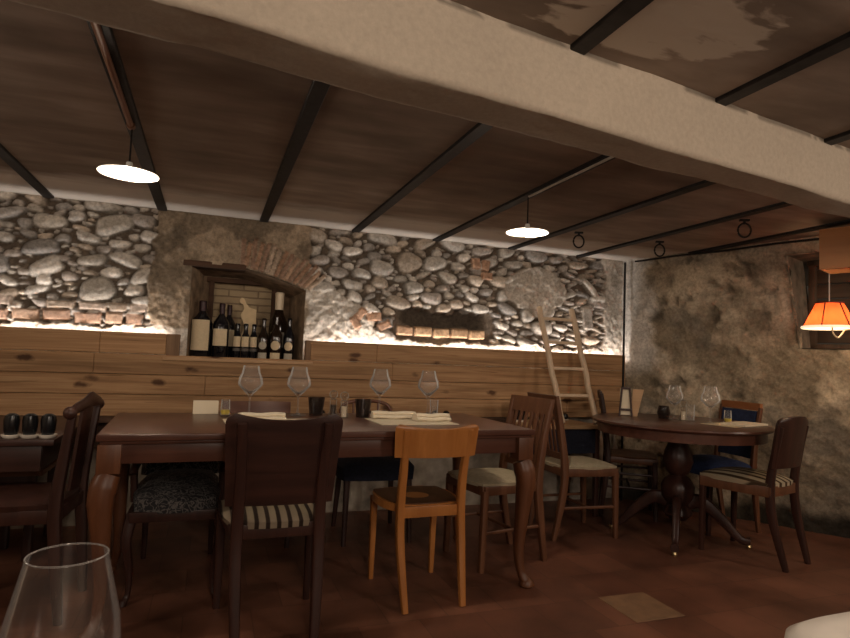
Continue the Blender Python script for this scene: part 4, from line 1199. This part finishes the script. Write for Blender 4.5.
# orange shade lamp and the wooden box above it
bxr = math.atan2(-.93, .36)
bo = thing('ceiling_box', 'orange-brown wooden box fixed under the ceiling at the upper right edge', 'box', (3.36, 2.46, 1.725), bxr)
bm = bmesh.new(); box(bm, (.6, .2, .12), (1.2, .022, .24), bev=.003); box(bm, (.6, .01, .12), (1.2, .02, .24), bev=.003); box(bm, (.01, .105, .12), (.02, .17, .24), bev=.003); box(bm, (1.19, .105, .12), (.02, .17, .24), bev=.003); finish('side_panel', bm, M['orangewood'], bo)
bm = bmesh.new(); box(bm, (.6, .105, .01), (1.16, .17, .018)); finish('bottom_panel', bm, M['orangewood'], bo)
m, nt, b, N, L = nodes('orange_shade'); b.inputs['Base Color'].default_value = (.55, .10, .035, 1); b.inputs['Roughness'].default_value = .8
tl = N.new('ShaderNodeBsdfTranslucent'); tl.inputs['Color'].default_value = (.85, .135, .035, 1); mxs = N.new('ShaderNodeMixShader'); mxs.inputs[0].default_value = .6
tcx = N.new('ShaderNodeTexCoord'); nz = N.new('ShaderNodeTexNoise'); nz.inputs['Scale'].default_value = 90; L.new(tcx.outputs['Object'], nz.inputs['Vector'])
bpx = N.new('ShaderNodeBump'); bpx.inputs['Strength'].default_value = .1; L.new(nz.outputs['Fac'], bpx.inputs['Height']); L.new(bpx.outputs['Normal'], b.inputs['Normal'])
L.new(b.outputs[0], mxs.inputs[1]); L.new(tl.outputs[0], mxs.inputs[2]); L.new(mxs.outputs[0], N['Material Output'].inputs['Surface'])
ola = thing('shade_lamp', 'lit lamp with orange conical fabric shade and curled cord at the right edge', 'lamp', (3.52, 2.515, 1.395)); ola.scale = (.9, .9, .95)
bm = bmesh.new(); lathe(bm, [(.155, .0), (.082, .15)], 48); finish('lamp_shade', bm, m, ola)
bm = bmesh.new(); lathe(bm, [(.160, -.012), (.166, -.006), (.162, .004), (.15, .006), (.148, -.004), (.160, -.012)], 48); finish('shade_rim', bm, emit('cream_rim', (1, .80, .52), .5, (.8, .7, .5)), ola)
bm = bmesh.new(); lathe(bm, [(.079, .15), (.085, .15), (.085, .158), (.079, .158), (.079, .15)], 36)
for k in range(6):
    a = R(200 + 60 * k); tube(bm, [(.157 * math.cos(a), .157 * math.sin(a), 0), (.0835 * math.cos(a), .0835 * math.sin(a), .15)], .004, 6)
finish('shade_frame', bm, plain('dark_red_trim', (.12, .015, .008), .7), ola)
bm = bmesh.new(); tube(bm, [(0, 0, .08), (0, 0, .345)], .004, 8); finish('cord', bm, M['greypipe'], ola)
bm = bmesh.new(); tube(bm, bez([(-.06, -.06, .0), (-.055, -.065, -.045), (-.02, -.07, -.07), (.02, -.07, -.045), (.06, -.06, -.02), (.12, -.05, -.012)], 6), .005, 8); finish('curled_cord', bm, plain('pale_cord', (.55, .45, .28), .5), ola)
bm = bmesh.new(); bmesh.ops.create_uvsphere(bm, u_segments=16, v_segments=10, radius=.028, matrix=Matrix.Translation((0, 0, .06))); finish('bulb', bm, emit('warm_bulb', (1, .72, .36), 4), ola)
o = lamp('shade_lamp_light', 'POINT', (0, 0, .015), 2.0, (1, .74, .45), shadow_soft_size=.04); o.parent = ola

# LED strips hidden behind the top of the wainscot
def led(x0, x1, label):
    t = thing('cove_led_strip', label, 'light strip', ((x0 + x1) / 2, 4.142, 1.125))
    bm = bmesh.new(); box(bm, (0, 0, 0), (x1 - x0, .012, .008)); finish('diffuser', bm, M['ledm'], t, smooth=False)
    bm = bmesh.new(); box(bm, (0, 0, -.012), (x1 - x0, .02, .012)); finish('profile', bm, M['greypipe'], t, smooth=False)
    o = lamp('led_light', 'AREA', (0, 0, .01), 1.75 * (x1 - x0), (1, .93, .87), shape='RECTANGLE', size=x1 - x0, size_y=.012)
    o.rotation_euler = (R(180), 0, 0); o.parent = t
led(-1.75, -.29, 'lit LED strip behind the left wainscot top, under the cobbles')
led(.68, 3.28, 'lit LED strip behind the right wainscot top, under the cobbles')

# ------------------------------------------------------------------ foreground
bm = bmesh.new(); lathe(bm, [(0, 0), (.04, 0), (.04, .003), (.02, .006), (.006, .014), (.004, .03), (.004, .075), (.008, .088), (.028, .10), (.041, .125), (.0432, .142), (.041, .165), (.034, .195), (.0295, .215), (.0283, .215), (.033, .195), (.0398, .165), (.0419, .142), (.0396, .125), (.027, .103), (0, .094)], 48)
fgl = tag(finish('wine_glass', bm, M['fglass']), 'large empty wine glass in the foreground at bottom left', 'wine glass'); fgl.location = (-.098, .555, .725)
bm = bmesh.new(); tube(bm, [(.0292 * math.cos(2 * PI * i / 48), .0292 * math.sin(2 * PI * i / 48), .2155) for i in range(49)], .0007, 8); finish('rim', bm, M['rim'], fgl)
ft = thing('foreground_table', 'dark table under the foreground wine glass, just below the frame', 'table', (-.05, .14, 0))
bm = bmesh.new(); box(bm, (0, 0, .71), (1.1, .98, .03), bev=.006); finish('table_top', bm, M['table'], ft)
for sx in (-1, 1):
    for sy in (-1, 1):
        bm = bmesh.new(); leg_path(bm, (sx * .5, sy * .42, .7), (sx * .5, sy * .42, 0), .03, .02, 5); finish('leg', bm, M['dark'], ft)
wc = thing('cloth_table', 'table with white tablecloth, corner showing at bottom right', 'table', (1.23, .17, 0))
bm = bmesh.new(); box(bm, (0, 0, .73), (.84, .86, .03), bev=.01); finish('table_top', bm, M['table'], wc)
for sx in (-1, 1):
    for sy in (-1, 1):
        bm = bmesh.new(); leg_path(bm, (sx * .36, sy * .37, .72), (sx * .36, sy * .37, 0), .03, .022, 5); finish('leg', bm, M['dark'], wc)
def cloth():
    bm = bmesh.new(); n = 96; W, D = .455, .487
    def edge(k, out, z, wav):
        a = 2 * PI * k / n
        x = spow(math.cos(a), .16); y = spow(math.sin(a), .16)
        f = 1 + wav * math.sin(a * 14)
        return Vector((x * (W + out) * f, y * (D + out) * f, z))
    rings = [[bm.verts.new(edge(k, o, z, w)) for k in range(n)] for o, z, w in ((-.03, .7475, 0), (-.008, .747, 0), (.004, .738, 0), (.008, .70, .004), (.014, .62, .012), (.02, .52, .02))]
    c = bm.verts.new((0, 0, .7475))
    for k in range(n): bm.faces.new((c, rings[0][k], rings[0][(k + 1) % n]))
    for A, B in zip(rings, rings[1:]):
        for k in range(n): bm.faces.new((A[k], B[k], B[(k + 1) % n], A[(k + 1) % n]))
    o = finish('tablecloth', bm, M['white'], sharp=60); o.location = (1.23, .17, 0); tag(o, 'white tablecloth draped over the table at bottom right', 'tablecloth')
cloth()

# ------------------------------------------------------------------ unseen lamps behind the camera and added fill lights
def area(name, loc, target, e, col, sx, sy):
    o = lamp(name, 'AREA', loc, e, col, shape='RECTANGLE', size=sx, size_y=sy)
    d = Vector(target) - Vector(loc); o.rotation_euler = d.to_track_quat('-Z', 'Y').to_euler()
    return o
area('room_fill_light', (.2, -.9, 1.85), (1.0, 2.0, 1.5), 9, (1, .85, .71), .5, .3)
area('room_fill_light', (2.6, -.8, 1.85), (1.6, 2.2, 1.4), 8, (1, .84, .70), .5, .3)
for p, e in (((-1.75, 1.7, 1.62), 10.5), ((3.9, 1.35, 1.6), 11), ((.2, -1.1, 1.45), 12), ((2.6, -1.0, 1.45), 12)):  # fill lamps without fixtures, added to lift the ambient light
    lamp('room_fill_light', 'POINT', p, e, (1, .85, .71), shadow_soft_size=.16)
w = bpy.data.worlds.new('world'); bpy.context.scene.world = w; w.use_nodes = True
w.node_tree.nodes['Background'].inputs['Color'].default_value = (.9, .7, .5, 1); w.node_tree.nodes['Background'].inputs['Strength'].default_value = .02
vs = bpy.context.scene.view_settings
vs.view_transform = 'Standard'; vs.exposure = .85
try: vs.look = 'None'
except Exception: pass
